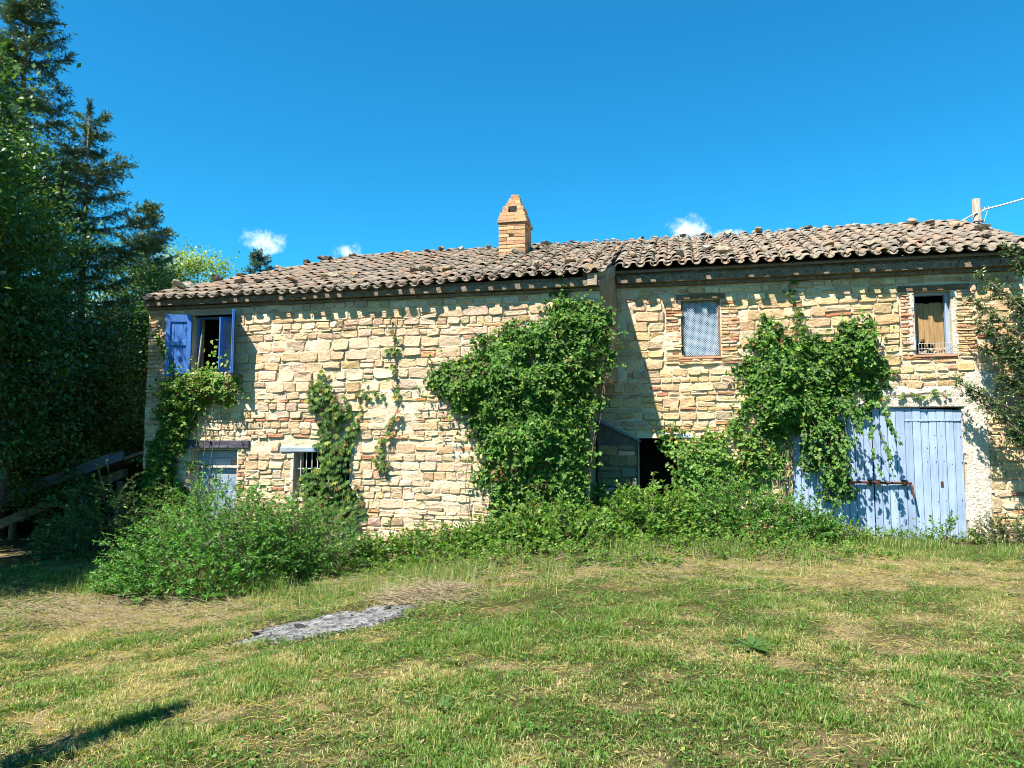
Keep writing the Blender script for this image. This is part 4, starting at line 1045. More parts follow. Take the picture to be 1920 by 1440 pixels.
# Virginia creeper: drooping five-finger leaves
def palmate(P, r, size, droop=0.9):
    n = len(P); out = unit(np.stack([r.normal(0, 0.45, n), -np.abs(r.normal(0.7, 0.2, n)), -droop + r.normal(0, 0.35, n)], 1))
    nn = unit(np.stack([r.normal(0, 0.3, n), -np.ones(n), 0.75 + r.normal(0, 0.2, n)], 1)); sd = unit(np.cross(out, nn))
    PP, TT, NN, LL = [], [], [], []
    for a, l in ((-1.15, 0.7), (-0.55, 0.9), (0, 1.0), (0.55, 0.9), (1.15, 0.7)):
        TT.append(unit(out * math.cos(a) + sd * math.sin(a) + np.array([0, 0, -0.25]))); PP.append(P); NN.append(nn + r.normal(0, 0.2, P.shape)); LL.append(size * l)
    return np.concatenate(PP), np.concatenate(TT), np.concatenate(NN), np.concatenate(LL)
def creeper(name, label, P, size, seed, base=0.45, br=0.06, path=None, yl=0.15):
    r = rng_(seed); n = len(P); c = P.mean(0)
    o = tag(empty(name, (c[0], c[1], float(gz(c[0], c[1])))), label, 'climber', 'climbing plants on the walls')
    p, t, nn, l = palmate(P, r, size * r.uniform(0.7, 1.25, n)); col = np.tile(tones(n, r, base, 0.2, yl, br), (5, 1))
    par(leaf_mesh('foliage', p, t, nn, l, l * 0.36, M['creeper_leaf'], None, col), o)
    if path is not None:
        g = G()
        for q in path: g.tube(q, np.linspace(0.008, 0.003, len(q)), 5)
        par(g.build('stem', M['vine_bark'], None, True), o)
    return o
P, _, _, _ = vine_points(CREEPER, YL, 1000, 0.22, rC, hole=0.40, rough=0.18, seed=4.4)
x_ = np.linspace(0, 1, 14)
creeper('creeper', 'five-leaved creeper growing over the small barred window', P, 0.105, 46, 0.4, 0.05, [np.stack([-5.1 + 0.15 * np.sin(x_ * 5 + k), np.full(14, YL - 0.04), -0.3 + 3.0 * x_], 1) for k in range(4)])
def strand(path, n, r, w=0.06):
    p = np.array(path); t = np.linspace(0, len(p) - 1, 24); q = np.stack([np.interp(t, np.arange(len(p)), p[:, 0]), np.full(24, YL - 0.035), np.interp(t, np.arange(len(p)), p[:, 1])], 1)
    k = r.integers(0, 24, n); return q[k] + r.normal(0, 1, (n, 3)) * np.array([w, 0.012, w]) - np.array([0, 0.03, 0]), q
pts, q = strand([(-3.90, 3.92), (-3.93, 3.4), (-3.90, 2.9), (-3.82, 2.35), (-3.95, 2.0), (-4.12, 1.75), (-4.2, 1.4), (-4.1, 1.2)], 62, rC)
creeper('creeper', 'thin drooping creeper strand on bare stone left of the ivy mass', pts, 0.10, 47, 0.5, 0.2, [q], 0.35)
pts, q = strand([(-4.15, 2.55), (-4.4, 2.6), (-4.55, 2.5), (-4.62, 2.2), (-4.6, 1.95)], 26, rC, 0.07)
creeper('creeper', 'short leafy creeper sprig beside the larger creeper over the barred window', pts, 0.09, 48, 0.45, 0.1, [q])
def strand_r(path, n, r, w=0.05, y=YR):
    pts, q = strand(path, n, r, w); d = np.array([0, y - YL, 0]); return pts + d, q + d
pts, q = strand_r([(3.1, 4.6), (3.05, 4.25), (3.2, 4.0), (3.15, 3.7), (3.3, 3.4)], 40, rC, 0.07)
creeper('creeper', 'thin creeper rising from the vine to the barn eaves', pts, 0.085, 49, 0.5, 0.1, [q])
pts, q = strand_r([(4.5, 2.42), (4.8, 2.45), (5.1, 2.47), (5.35, 2.5), (5.55, 2.45)], 34, rC, 0.035)
creeper('creeper', 'sparse creeper trailing along the lintel above the barn doors', pts, 0.07, 50, 0.6, 0.02, [q])
# hanging shoots in front of the barn doors
r = rng_(51); B = np.stack([r.uniform(3.15, 4.5, 60), r.uniform(-0.5, -0.25, 60), r.uniform(1.7, 2.5, 60)], 1)
B[:22, 0] = r.uniform(3.35, 3.85, 22); B[:22, 2] = r.uniform(1.0, 1.7, 22)
D = np.stack([r.normal(0.05, 0.2, 60), r.normal(-0.25, 0.2, 60), r.uniform(-1, -0.6, 60)], 1); Ls = r.uniform(0.25, 0.7, 60)
hv = tag(empty('vine', (3.8, -0.4, 0.0)), 'hanging leafy shoots trailing in front of the barn doors', 'climber', 'climbing plants on the walls')
P, T, N = shoots(B, D, Ls, 15, r, 0.1); n = len(P); N = N + np.array([0, -1.2, 0])
par(leaf_mesh('foliage', P, T + np.array([0, 0, -0.5]), N, r.uniform(0.05, 0.095, n), r.uniform(0.04, 0.07, n), M['ivy_leaf'], None, tones(n, r, 0.6)), hv)
par(shoot_stems(B, D, Ls, 0.1, 0.004, M['vine_bark'], None), hv)
# creeper leaves on the first shutter and inside the upper window
r = rng_(52); k = 90; t = r.random(k)
P = np.stack([-8.78 + 0.42 * t + r.normal(0, 0.03, k), YL - 0.24 - 0.03 * r.random(k) + 0.12 * t, 3.8 - 0.8 * t + r.normal(0, 0.04, k)], 1)
P2 = np.stack([r.uniform(-7.85, -7.3, 46), YL + r.uniform(-0.12, 0.1, 46), 3.05 + 0.62 * r.random(46) ** 1.5], 1); P = np.vstack([P, P2]); n = len(P)
o = tag(empty('vine', (-8.0, YL - 0.1, 2.9)), 'pale vine shoots climbing over the blue shutter and into the upper window', 'climber', 'climbing plants on the walls')
par(leaf_mesh('foliage', P, np.stack([r.normal(0, .6, n), r.normal(-.3, .3, n), r.normal(-.4, .4, n)], 1), np.stack([r.normal(0, .4, n), -np.ones(n), r.normal(.6, .3, n)], 1), r.uniform(0.06, 0.11, n), r.uniform(0.05, 0.09, n), M['weed_leaf'], None, tones(n, r, 0.75, 0.2, 0.3)), o)
# planter rack under the upper window
rk = tag(empty('planter_rack', (-7.55, YL - 0.2, 2.58)), 'rusty wire planter rack hung below the upper window sill', 'planter')
g = G()
for zz in (2.60, 2.74, 2.86):
    g.tube([(-7.95, YL - 0.02, zz), (-7.95, YL - 0.3, zz), (-7.1, YL - 0.3, zz), (-7.1, YL - 0.02, zz)], 0.007, 5)
for xx in np.linspace(-7.95, -7.1, 12): g.tube([(xx, YL - 0.305, 2.60), (xx, YL - 0.305, 2.86)], 0.005, 5)
for xx in np.linspace(-7.95, -7.1, 5): g.tube([(xx, YL - 0.02, 2.597), (xx, YL - 0.3, 2.597)], 0.006, 5)
par(g.build('rack_bars', M['rust'], None), rk)
climber('trailing_plant', 'bright trailing plant spilling out of the wire planter rack', PLANTER, YL - 0.05, 1700, 0.42, 0.06, 'weed_leaf', 53, 3, 0.75, hole=0.36, grow=2.0)
st = G(); st.tube([(-8.02, YL + 0.05, 2.95), (-7.97, YL + 0.1, 3.85)], 0.017, 7); tag(st.build('stick', M['grey_wood'], None), 'straight wooden stick leaning upright in the upper window', 'stick')
# wire basket on the boarded window sill
bk = tag(empty('wire_basket', (5.4, YR + 0.02, 3.14)), 'white wire basket standing on the sill of the boarded window', 'basket')
g = G()
for zz in (3.155, 3.24, 3.33):
    g.tube([(5.16, YR + 0.09, zz), (5.14, YR - 0.03, zz), (5.66, YR - 0.03, zz), (5.64, YR + 0.09, zz)], 0.0045, 5)
for xx in np.linspace(5.14, 5.66, 12): g.tube([(xx, YR - 0.033, 3.15), (xx, YR - 0.033, 3.335)], 0.0035, 4)
par(g.build('wires', M['white_wire'], None), bk)
rr = rng_(54)
def rock_mesh(seed, sub=2, sharp=0.35):
    r = rng_(seed); bm = bmesh.new(); bmesh.ops.create_icosphere(bm, subdivisions=sub, radius=1.0)
    pl = [(unit(r.normal(0, 1, 3)), r.uniform(0.35, 0.75)) for _ in range(11)]
    for v in bm.verts:
        p = np.array(v.co)
        for nrm, d in pl:
            e = p @ nrm - d
            if e > 0: p = p - nrm * e
        p = p * (1 + 0.12 * (float(fbm(p[0] * 2 + seed, p[1] * 2, p[2] * 2)) - 0.5)); v.co = Vector(p)
    me = bpy.data.meshes.new('rock'); bm.to_mesh(me); bm.free()
    ca = me.color_attributes.new("Col", 'FLOAT_COLOR', 'POINT'); c = np.array([(0.25, 0.205, 0.15), (0.33, 0.28, 0.2), (0.14, 0.115, 0.09), (0.32, 0.225, 0.14), (0.52, 0.47, 0.39), (0.09, 0.075, 0.065)][seed % 6])
    ca.data.foreach_set("color", np.tile([*c, 1], (len(me.vertices), 1)).ravel().astype(np.float32)); me.materials.append(M['rock']); return me
ROCK = [rock_mesh(k) for k in range(6)]
for k in range(6):
    q = bpy.data.objects.new('rubble', ROCK[k % 2 + 3]); COL.objects.link(q); q.location = (5.2 + 0.075 * k, YR + 0.06 + 0.02 * (k % 2), 3.18 + 0.02 * (k % 3)); q.scale = (0.05, 0.04, 0.045); q.rotation_euler = (k, 2 * k, 3 * k)
    q.parent = bk; q.matrix_parent_inverse = Matrix.Translation(-bk.location)

# ------------------------------------------------------------------ loose stones weighing down the roof tiles
ORD = ['first', 'second', 'third', 'fourth', 'fifth', 'sixth', 'seventh', 'eighth', 'ninth', 'tenth', 'eleventh', 'twelfth', 'thirteenth', 'fourteenth', 'fifteenth', 'sixteenth']
def stone_at(x, y, z, s, v, label):
    o = bpy.data.objects.new('roof_stone', ROCK[v]); COL.objects.link(o); o.location = (x, y, z)
    o.scale = (s * rr.uniform(1.1, 1.8), s * rr.uniform(0.9, 1.3), s * rr.uniform(0.55, 0.9)); o.rotation_euler = (rr.normal(0, 0.15), rr.normal(0, 0.15), rr.uniform(0, 6.28))
    tag(o, label, 'stone', 'loose stones on the roof tiles')
TONE = ['grey brown', 'pale grey', 'dark', 'rusty brown', 'white lichened', 'blackish']
ridge_l = [-6.75, -5.66, -5.27, -4.76, -4.42, -3.93, -3.26]; rv_l = [3, 0, 3, 2, 5, 4, 0]
for k, (x, v) in enumerate(zip(ridge_l, rv_l)):
    stone_at(x, 2.85, 6.28, (0.11, 0.07, 0.085, 0.08, 0.095, 0.11, 0.085)[k], v, f'{TONE[v]} stone on the ridge, {ORD[6 - k]} one left of the chimney')
ridge_r = [-1.87, -1.26, -0.31, 0.35, 1.24, 1.71, 2.23, 2.87, 3.9, 4.88, 5.94, 6.25, 6.5, 6.72]; rv_r = [0, 5, 4, 2, 2, 0, 1, 3, 5, 4, 1, 0, 3, 0]
for k, (x, v) in enumerate(zip(ridge_r, rv_r)):
    stone_at(x, 2.85 if x < 6.2 else 2.8 - (x - 6.2) * 2.6, 6.28 if x < 6.2 else 6.26 - (x - 6.2) * 1.06, (0.13, 0.06, 0.055, 0.06, 0.1, 0.085, 0.12, 0.09, 0.09, 0.11, 0.12, 0.115, 0.13, 0.14)[k], v, f'{TONE[v]} stone on the ridge, {ORD[k]} one right of the chimney')
hip = [(-8.75, -0.75, 4.87, 0.15, 1), (-8.45, -0.15, 5.10, 0.15, 2), (-8.2, 0.4, 5.3, 0.13, 0), (-7.75, 1.3, 5.63, 0.12, 3), (-7.45, 1.9, 5.87, 0.13, 5), (-7.2, 2.4, 6.08, 0.16, 5)]
for k, (x, y, z, s, v) in enumerate(hip):
    stone_at(x, y, z, s, v, f'{TONE[v]} stone on the sloping hip tiles, {ORD[k]} one up from the roof corner')
eav = [(-8.6, -1.05, 0.17, 1), (-7.5, -0.75, 0.16, 0), (-7.0, -0.9, 0.13, 2), (-6.2, -0.95, 0.13, 3), (-5.6, -0.6, 0.15, 1), (-5.1, -0.6, 0.12, 3), (-3.95, -0.4, 0.14, 2), (-3.7, -0.45, 0.15, 0), (-3.2, -0.6, 0.14, 3), (-1.4, -0.9, 0.14, 1), (-0.8, -0.6, 0.16, 3)]
for k, (x, y, s, v) in enumerate(eav):
    stone_at(x, y, zl(y) + 0.18, s * 0.8, v, f'{TONE[v]} stone lying low on the farmhouse tiles, {ORD[k]} from the roof corner')
stone_at(-2.2, 1.30, zl(1.3) + 0.2, 0.14, 1, 'grey stone lying against the foot of the chimney')
eav_r = [(0.28, 0.3, 0.14, 3), (1.15, 0.25, 0.14, 0), (1.68, 0.85, 0.2, 4), (1.95, 0.3, 0.15, 1), (3.85, 0.35, 0.13, 3), (4.5, 0.2, 0.13, 1), (5.06, 0.3, 0.15, 2), (5.6, 0.15, 0.13, 0), (6.4, 0.3, 0.15, 2)]
for k, (x, y, s, v) in enumerate(eav_r):
    stone_at(x, y, zr(y) + 0.18, s * 0.8, v, f'{TONE[v]} stone lying on the barn tiles, {ORD[k]} from the farmhouse roof')

# ------------------------------------------------------------------ pole and cables behind the roof
pole = tag(empty('utility_pole', (7.9, 4.85, 0)), 'weathered utility pole rising behind the barn roof', 'pole')
g = G(); g.tube([(7.9, 4.85, -0.2), (7.9, 4.85, 3.5), (7.9, 4.85, 7.27)], [0.115, 0.105, 0.085], 12); par(g.build('post', M['concrete'], None, True), pole)
g = G(); g.tube([(7.83, 4.74, 6.72), (7.99, 4.74, 6.72), (8.0, 4.94, 6.72), (7.82, 4.95, 6.72), (7.82, 4.74, 6.72)], 0.016, 6); par(g.build('clamp', M['rust'], None), pole)
g = G(); g.tube([(7.97, 4.78, 6.95), (8.03, 4.76, 6.97), (8.04, 4.76, 7.05)], 0.012, 6); par(g.build('hook', M['iron'], None), pole)
def cable(pts, label, rad=0.014):
    p = np.array(pts, float); t = np.linspace(0, 1, 18)[:, None]
    if len(p) == 3:
        q = (1 - t) ** 2 * p[0] + 2 * t * (1 - t) * p[1] + t ** 2 * p[2]
    else: q = p
    g = G(); g.tube(q, rad, 6); tag(g.build('cable', M['cable'], None, True), label, 'cable', 'cables at the utility pole')
cable([(8.0, 4.78, 6.98), (12, 3.4, 7.6), (24, -1, 11)], 'thick pale cable running from the pole up to the right', 0.019)
cable([(7.88, 4.75, 6.93), (6.8, 5.1, 6.45), (5.5, 6.2, 4.7)], 'pale cable dropping from the pole behind the ridge', 0.016)
cable([(8.0, 4.77, 6.98), (8.12, 4.75, 7.06), (8.02, 4.76, 6.72), (7.97, 4.77, 6.5), (7.6, 4.6, 6.2), (7.0, 4.6, 5.6)], 'short cable loop hanging from the pole clamp', 0.01)

# ------------------------------------------------------------------ shed with low sloping roof at the left end
shed = tag(empty('shed', (-11.0, 0.0, -0.5)), 'dark open shed with sagging tiled roof and blue grey fascia', 'shed')
def shz(x): return 1.36 + (x + 10.0) * 0.32
V = np.array([(-13.6, -1.05, shz(-13.6)), (-9.3, -1.05, shz(-9.6)), (-9.3, 2.6, shz(-9.6)), (-13.6, 2.6, shz(-13.6))]); V2 = V - np.array([0, 0, 0.06])
par(mk('roof', np.vstack([V, V2]), [(0, 1, 2, 3), (7, 6, 5, 4), (0, 4, 5, 1), (1, 5, 6, 2), (2, 6, 7, 3), (3, 7, 4, 0)], M['deck'], None), shed)
V = np.array([(-13.6, -1.10, shz(-13.6) - 0.16), (-9.75, -1.10, shz(-9.75) - 0.14), (-9.75, -1.10, shz(-9.75) + 0.04), (-13.6, -1.10, shz(-13.6) + 0.04)]); V2 = V + np.array([0, 0.045, 0])
par(mk('fascia', np.vstack([V, V2]), [(0, 1, 2, 3), (7, 6, 5, 4), (0, 4, 5, 1), (1, 5, 6, 2), (2, 6, 7, 3), (3, 7, 4, 0)], M['shade_blue'], None), shed)
V = np.array([(-13.0, -0.9, shz(-13) - 0.62), (-9.9, -0.9, shz(-9.9) - 0.46), (-9.9, -0.9, shz(-9.9) - 0.28), (-13.0, -0.9, shz(-13) - 0.42)]); V2 = V + np.array([0, 0.16, 0])
par(mk('beam', np.vstack([V, V2]), [(0, 1, 2, 3), (7, 6, 5, 4), (0, 4, 5, 1), (1, 5, 6, 2), (2, 6, 7, 3), (3, 7, 4, 0)], M['brown_wood'], None), shed)
for xx in (-12.6, -11.15, -10.0):
    g = G(); g.tube([(xx, -0.82, -0.7), (xx + 0.03, -0.82, 0.0), (xx, -0.82, shz(xx) - 0.5)], 0.075, 8); par(g.build('post', M['brown_wood'], None, True), shed)
for k in range(9):
    o = bpy.data.objects.new('tile', COVER_ME[k % 7]); COL.objects.link(o); o.parent = shed; o.matrix_parent_inverse = Matrix.Translation(-shed.location)
    x = -10.1 - 0.33 * k; o.matrix_basis = Matrix.Translation((x, -1.0, shz(x) + 0.03)) @ Matrix.Rotation(math.radians(90), 4, 'Z') @ Matrix.Rotation(-math.atan(0.32), 4, 'X')
par(prism('back_wall', [(-13.6, 2.5), (-9.3, 2.5), (-9.3, 2.6), (-13.6, 2.6)], -1.0, 1.2, M['dark'], None), shed)
par(prism('side_wall', [(-13.7, -0.9), (-13.6, -0.9), (-13.6, 2.6), (-13.7, 2.6)], -1.0, 0.2, M['dark'], None), shed)

# ------------------------------------------------------------------ shrubs and weeds
def bush(name, label, cat, cx, cy, rx, ry, h, n, k, leaf, mat, seed, base=0.5, yl=0.04, Lr=(0.35, 0.9), grav=0.35, aspect=0.42, kind=None, stem=0.006, group=None, br=0.01):
    r = rng_(seed); a = r.uniform(0, 2 * math.pi, n); q = np.sqrt(r.random(n))
    x = cx + rx * q * np.cos(a); y = cy + ry * q * np.sin(a)
    hh = h * np.clip(1 - (q ** 2.2), 0.05, 1) * (0.45 + 0.9 * fbm(x * 1.6, y * 1.6, seed * 0.7))
    z0 = gz(x, y); z = z0 + hh * r.uniform(0.15, 0.85, n)
    B = np.stack([x, y, z], 1)
    D = np.stack([np.cos(a) * q * 0.9 + r.normal(0, 0.5, n), np.sin(a) * q * 0.9 + r.normal(-0.15, 0.5, n), r.uniform(0.2, 1.3, n)], 1)
    Ls = r.uniform(*Lr, n) * np.clip(0.5 + hh / h, 0.4, 1.2)
    P, T, N = shoots(B, D, Ls, k, r, grav); m = len(P)
    ok = P[:, 2] > gz(P[:, 0], P[:, 1]) + 0.01
    tone = np.repeat(r.normal(0, 0.14, n), k)
    col = tones(m, r, base, 0.16, yl, br); col[:, 0] += tone + 0.12 * (P[:, 2] - np.repeat(z0, k)) / h
    Ll = leaf * r.uniform(0.6, 1.3, m)
    o = tag(empty(name, (cx, cy, float(gz(cx, cy)))), label, cat, group, kind)
    par(leaf_mesh('foliage', P[ok], T[ok], N[ok], Ll[ok], Ll[ok] * aspect, M[mat], None, col[ok]), o)
    B0 = B.copy(); 
    if stem:
        sub = slice(0, min(n, 500)); par(shoot_stems(B[sub], D[sub], Ls[sub], grav, stem, M['vine_bark'], None), o)
        g = G()
        for i in range(14):
            j = r.integers(n); b0 = np.array([cx + (B[j, 0] - cx) * 0.5, cy + (B[j, 1] - cy) * 0.5, 0]); b0[2] = gz(b0[0], b0[1]) - 0.05
            g.tube([b0, (b0 + B[j]) / 2 + r.normal(0, 0.05, 3), B[j]], [0.018, 0.013, 0.006], 5)
        par(tag(g.build('branch', M['vine_bark'], None, True), kind='stuff'), o)
    return o
SHG = 'shrubs along the foot of the walls'
bush('shrub', 'big spreading privet-like shrub in front of the boarded doorway', 'shrub', -5.5, -4.05, 1.2, 1.7, 1.45, 1000, 34, 0.054, 'shrub_leaf', 61, 0.55, 0.03, group=SHG)
bush('shrub', 'leafy shrub below the small barred window', 'shrub', -4.75, -3.1, 0.95, 1.2, 1.1, 520, 32, 0.05, 'shrub_leaf', 62, 0.52, 0.03, group=SHG)
bush('shrub', 'tall shoots rising before the boarded doorway', 'shrub', -7.3, -2.2, 0.75, 0.6, 1.35, 150, 26, 0.055, 'weed_leaf', 63, 0.65, 0.05, (0.4, 1.0), 0.1, group=SHG)
bush('shrub', 'dark shaded shrub at the mouth of the shed', 'shrub', -9.0, -2.3, 1.0, 0.8, 1.5, 330, 26, 0.07, 'tree_leaf', 64, 0.5, 0.02, group=SHG)
bush('weeds', 'low weeds at the foot of the ivy', 'weeds', -2.9, -2.2, 1.4, 0.8, 0.42, 400, 22, 0.068, 'weed_leaf', 65, 0.4, 0.08, (0.2, 0.5), 0.3, 0.5, kind='stuff')
bush('weeds', 'low weeds under the dense ivy mass', 'weeds', -1.0, -2.2, 1.3, 0.8, 0.55, 430, 22, 0.074, 'weed_leaf', 66, 0.5, 0.06, (0.2, 0.55), 0.3, 0.5, kind='stuff')
bush('weeds', 'bright mound of weeds before the dark doorway', 'weeds', 0.7, -1.3, 1.2, 1.0, 0.72, 450, 22, 0.074, 'weed_leaf', 67, 0.62, 0.08, (0.2, 0.55), 0.3, 0.5, kind='stuff')
bush('weeds', 'mound of nettles beside the barn doors', 'weeds', 2.05, -1.1, 1.45, 1.0, 0.8, 720, 26, 0.05, 'shrub_leaf', 68, 0.6, 0.06, (0.2, 0.5), 0.3, 0.5, kind='stuff')
bush('weeds', 'low weeds in front of the hidden barn door leaf', 'weeds', 3.35, -0.8, 0.75, 0.6, 0.34, 200, 22, 0.045, 'weed_leaf', 69, 0.6, 0.1, (0.15, 0.35), 0.3, 0.45, kind='stuff')
bush('weeds', 'low weeds and grass below the pale blue doors', 'weeds', 4.9, -0.45, 1.2, 0.3, 0.14, 150, 16, 0.04, 'weed_leaf', 70, 0.55, 0.1, (0.1, 0.25), 0.3, 0.5, kind='stuff', stem=0)
bush('weeds', 'straggling weeds along the front of the shrubs', 'weeds', -1.2, -3.6, 2.3, 0.6, 0.22, 330, 18, 0.042, 'weed_leaf', 71, 0.55, 0.14, (0.1, 0.3), 0.3, 0.5, kind='stuff', stem=0.003)
bush('weeds', 'straggling weeds along the front of the nettle mound', 'weeds', 2.0, -2.5, 2.0, 0.6, 0.2, 300, 18, 0.042, 'weed_leaf', 72, 0.6, 0.12, (0.1, 0.3), 0.3, 0.5, kind='stuff', stem=0.003)
bush('shrub', 'shaded leafy shrub in the corner between the ivy and the dark doorway', 'shrub', -0.05, -0.85, 0.5, 0.35, 0.95, 130, 22, 0.07, 'weed_leaf', 77, 0.5, 0.04, (0.2, 0.5), 0.2, 0.55, group=SHG)
bush('shrub', 'small dark shrub against the plaster strip right of the barn doors', 'shrub', 6.15, -0.45, 0.42, 0.28, 0.5, 120, 24, 0.045, 'evergreen_leaf', 73, 0.55, 0.04, (0.2, 0.45), 0.2, group=SHG)
bush('shrub', 'shadowy shrub at the far right edge of the yard', 'shrub', 6.15, -2.7, 0.5, 0.45, 0.42, 120, 22, 0.045, 'evergreen_leaf', 74, 0.5, 0.02, (0.2, 0.4), 0.3, group=SHG)
# ash sapling before the doors
r = rng_(75); n = 11
B = np.tile(np.array([[5.28, -0.42, 0.02]]), (n, 1)) + r.normal(0, 0.05, (n, 3)) * np.array([1, 1, 0]); D = np.stack([r.normal(0.15, 0.55, n), r.normal(-0.1, 0.25, n), np.ones(n)], 1); Ls = r.uniform(0.35, 0.7, n)
sp = tag(empty('sapling', (5.28, -0.42, 0)), 'thin leafy sapling in front of the pale blue door leaf', 'sapling')
P, T, N = shoots(B, D, Ls, 15, r, 0.25, 0.3); m = len(P); l = r.uniform(0.05, 0.085, m)
par(leaf_mesh('foliage', P, T, N, l, l * 0.45, M['weed_leaf'], None, tones(m, r, 0.7, 0.2, 0.05)), sp); par(shoot_stems(B, D, Ls, 0.25, 0.005, M['vine_bark'], None), sp)

# evergreen shrub at the right edge, branches reaching along the wall
r = rng_(76); ev = tag(empty('evergreen_shrub', (7.05, -0.7, 0)), 'dark small-leaved evergreen shrub reaching in along the barn wall', 'shrub')
g = G(); tips = [(6.35, -0.6, 4.75), (6.0, -0.55, 4.35), (5.85, -0.5, 3.95), (5.9, -0.55, 3.55), (6.0, -0.5, 3.15), (6.4, -0.6, 3.2), (6.5, -0.6, 3.9), (5.55, -0.45, 2.62), (5.8, -0.45, 2.4), (6.2, -0.5, 2.65), (6.55, -0.6, 2.5), (6.3, -0.55, 1.75), (6.5, -0.55, 1.9), (6.8, -0.6, 4.4), (6.9, -0.8, 3.2), (7.3, -0.8, 4.6), (7.5, -0.9, 3.6), (7.2, -1.0, 2.5)]
BB, DD, LL = [], [], []
for i, t in enumerate(tips):
    t = np.array(t); b = np.array([7.05, -0.7, t[2] * r.uniform(0.45, 0.75)]); mid = (b + t) / 2 + r.normal(0, 0.06, 3) + np.array([0, -0.05, 0.08])
    g.tube([b, mid, t], [0.022, 0.014, 0.005], 5)
    for s in np.linspace(0.25, 1, 26 if i not in (7, 8, 11, 12) else 20):
        p = (1 - s) ** 2 * b + 2 * s * (1 - s) * mid + s * s * t
        if p[0] > 6.75 and r.random() < 0.5: continue
        for _ in range(6):
            BB.append(p); DD.append(unit(t - b) * 0.5 + r.normal(0, 0.65, 3) * np.array([1, 0.6, 1])); LL.append(r.uniform(0.1, 0.32) * (1.15 - 0.5 * s))
g.tube([(7.05, -0.7, -0.1), (7.08, -0.7, 1.2), (7.02, -0.68, 2.4), (7.05, -0.7, 3.6)], [0.07, 0.055, 0.045, 0.02], 8); par(g.build('branch', M['bark'], None, True), ev)
BB, DD, LL = np.array(BB), np.array(DD), np.array(LL); P, T, N = shoots(BB, DD, LL, 9, r, 0.1, 0.2); m = len(P); l = r.uniform(0.036, 0.06, m)
par(leaf_mesh('foliage', P, T, N + np.array([0, -0.6, 0]), l, l * 0.48, M['evergreen_leaf'], None, tones(m, r, 0.5, 0.25, 0.04)), ev); par(shoot_stems(BB, DD, LL, 0.1, 0.003, M['bark'], None, 'twig'), ev)

# ------------------------------------------------------------------ trees
def broadleaf(name, label, base, ctr, rad, n, leaf, mat, seed, ncl=90, base_t=0.5, clr=0.42, trunk=0.16, limbs=12, yl=0.03, lo=-0.9, group='trees left of the farmhouse'):
    r = rng_(seed); base = np.array(base, float); ctr = np.array(ctr, float); rad = np.array(rad, float)
    o = tag(empty(name, base), label, 'tree', group)
    d = unit(r.normal(0, 1, (ncl, 3))); d[:, 2] = np.maximum(d[:, 2], lo); q = r.uniform(0.35, 1.0, ncl) ** 0.6
    C = ctr + d * q[:, None] * rad * (0.75 + 0.5 * fbm(d[:, 0] * 2 + seed, d[:, 1] * 2, d[:, 2] * 2))[:, None]
    k = r.integers(0, ncl, n); cs = clr * r.uniform(0.6, 1.3, ncl)
    off = r.normal(0, 1, (n, 3)) * np.array([1, 1, 0.6]); P = C[k] + off * cs[k][:, None]
    N = unit(np.stack([r.normal(0, 0.5, n), r.normal(-0.2, 0.5, n), np.ones(n)], 1) + 0.35 * off); T = unit(np.stack([r.normal(0, 0.8, n), r.normal(0, 0.8, n), r.normal(-0.45, 0.4, n)], 1))
    L = leaf * r.uniform(0.6, 1.3, n); col = tones(n, r, base_t, 0.18, yl, 0.01); col[:, 0] += r.normal(0, 0.13, ncl)[k]
    par(leaf_mesh('crown', P, T, N, L, L * 0.6, M[mat], None, col, two=True), o)
    g = G(); top = ctr + np.array([0, 0, rad[2] * 0.5]); m1 = base + (ctr - base) * 0.5 + r.normal(0, 0.12, 3)
    g.tube([base - np.array([0, 0, 0.2]), m1, ctr, top], [trunk, trunk * 0.75, trunk * 0.5, trunk * 0.15], 9)
    for i in range(limbs):
        e = C[r.integers(ncl)]; s = r.uniform(0.3, 0.95); b = base + (ctr - base) * s
        g.tube([b, (b + e) / 2 + np.array([0, 0, 0.15]) + r.normal(0, 0.1, 3), e], [trunk * 0.4, trunk * 0.25, 0.012], 6)
    par(g.build('trunk', M['bark'], None, True), o)
    return o
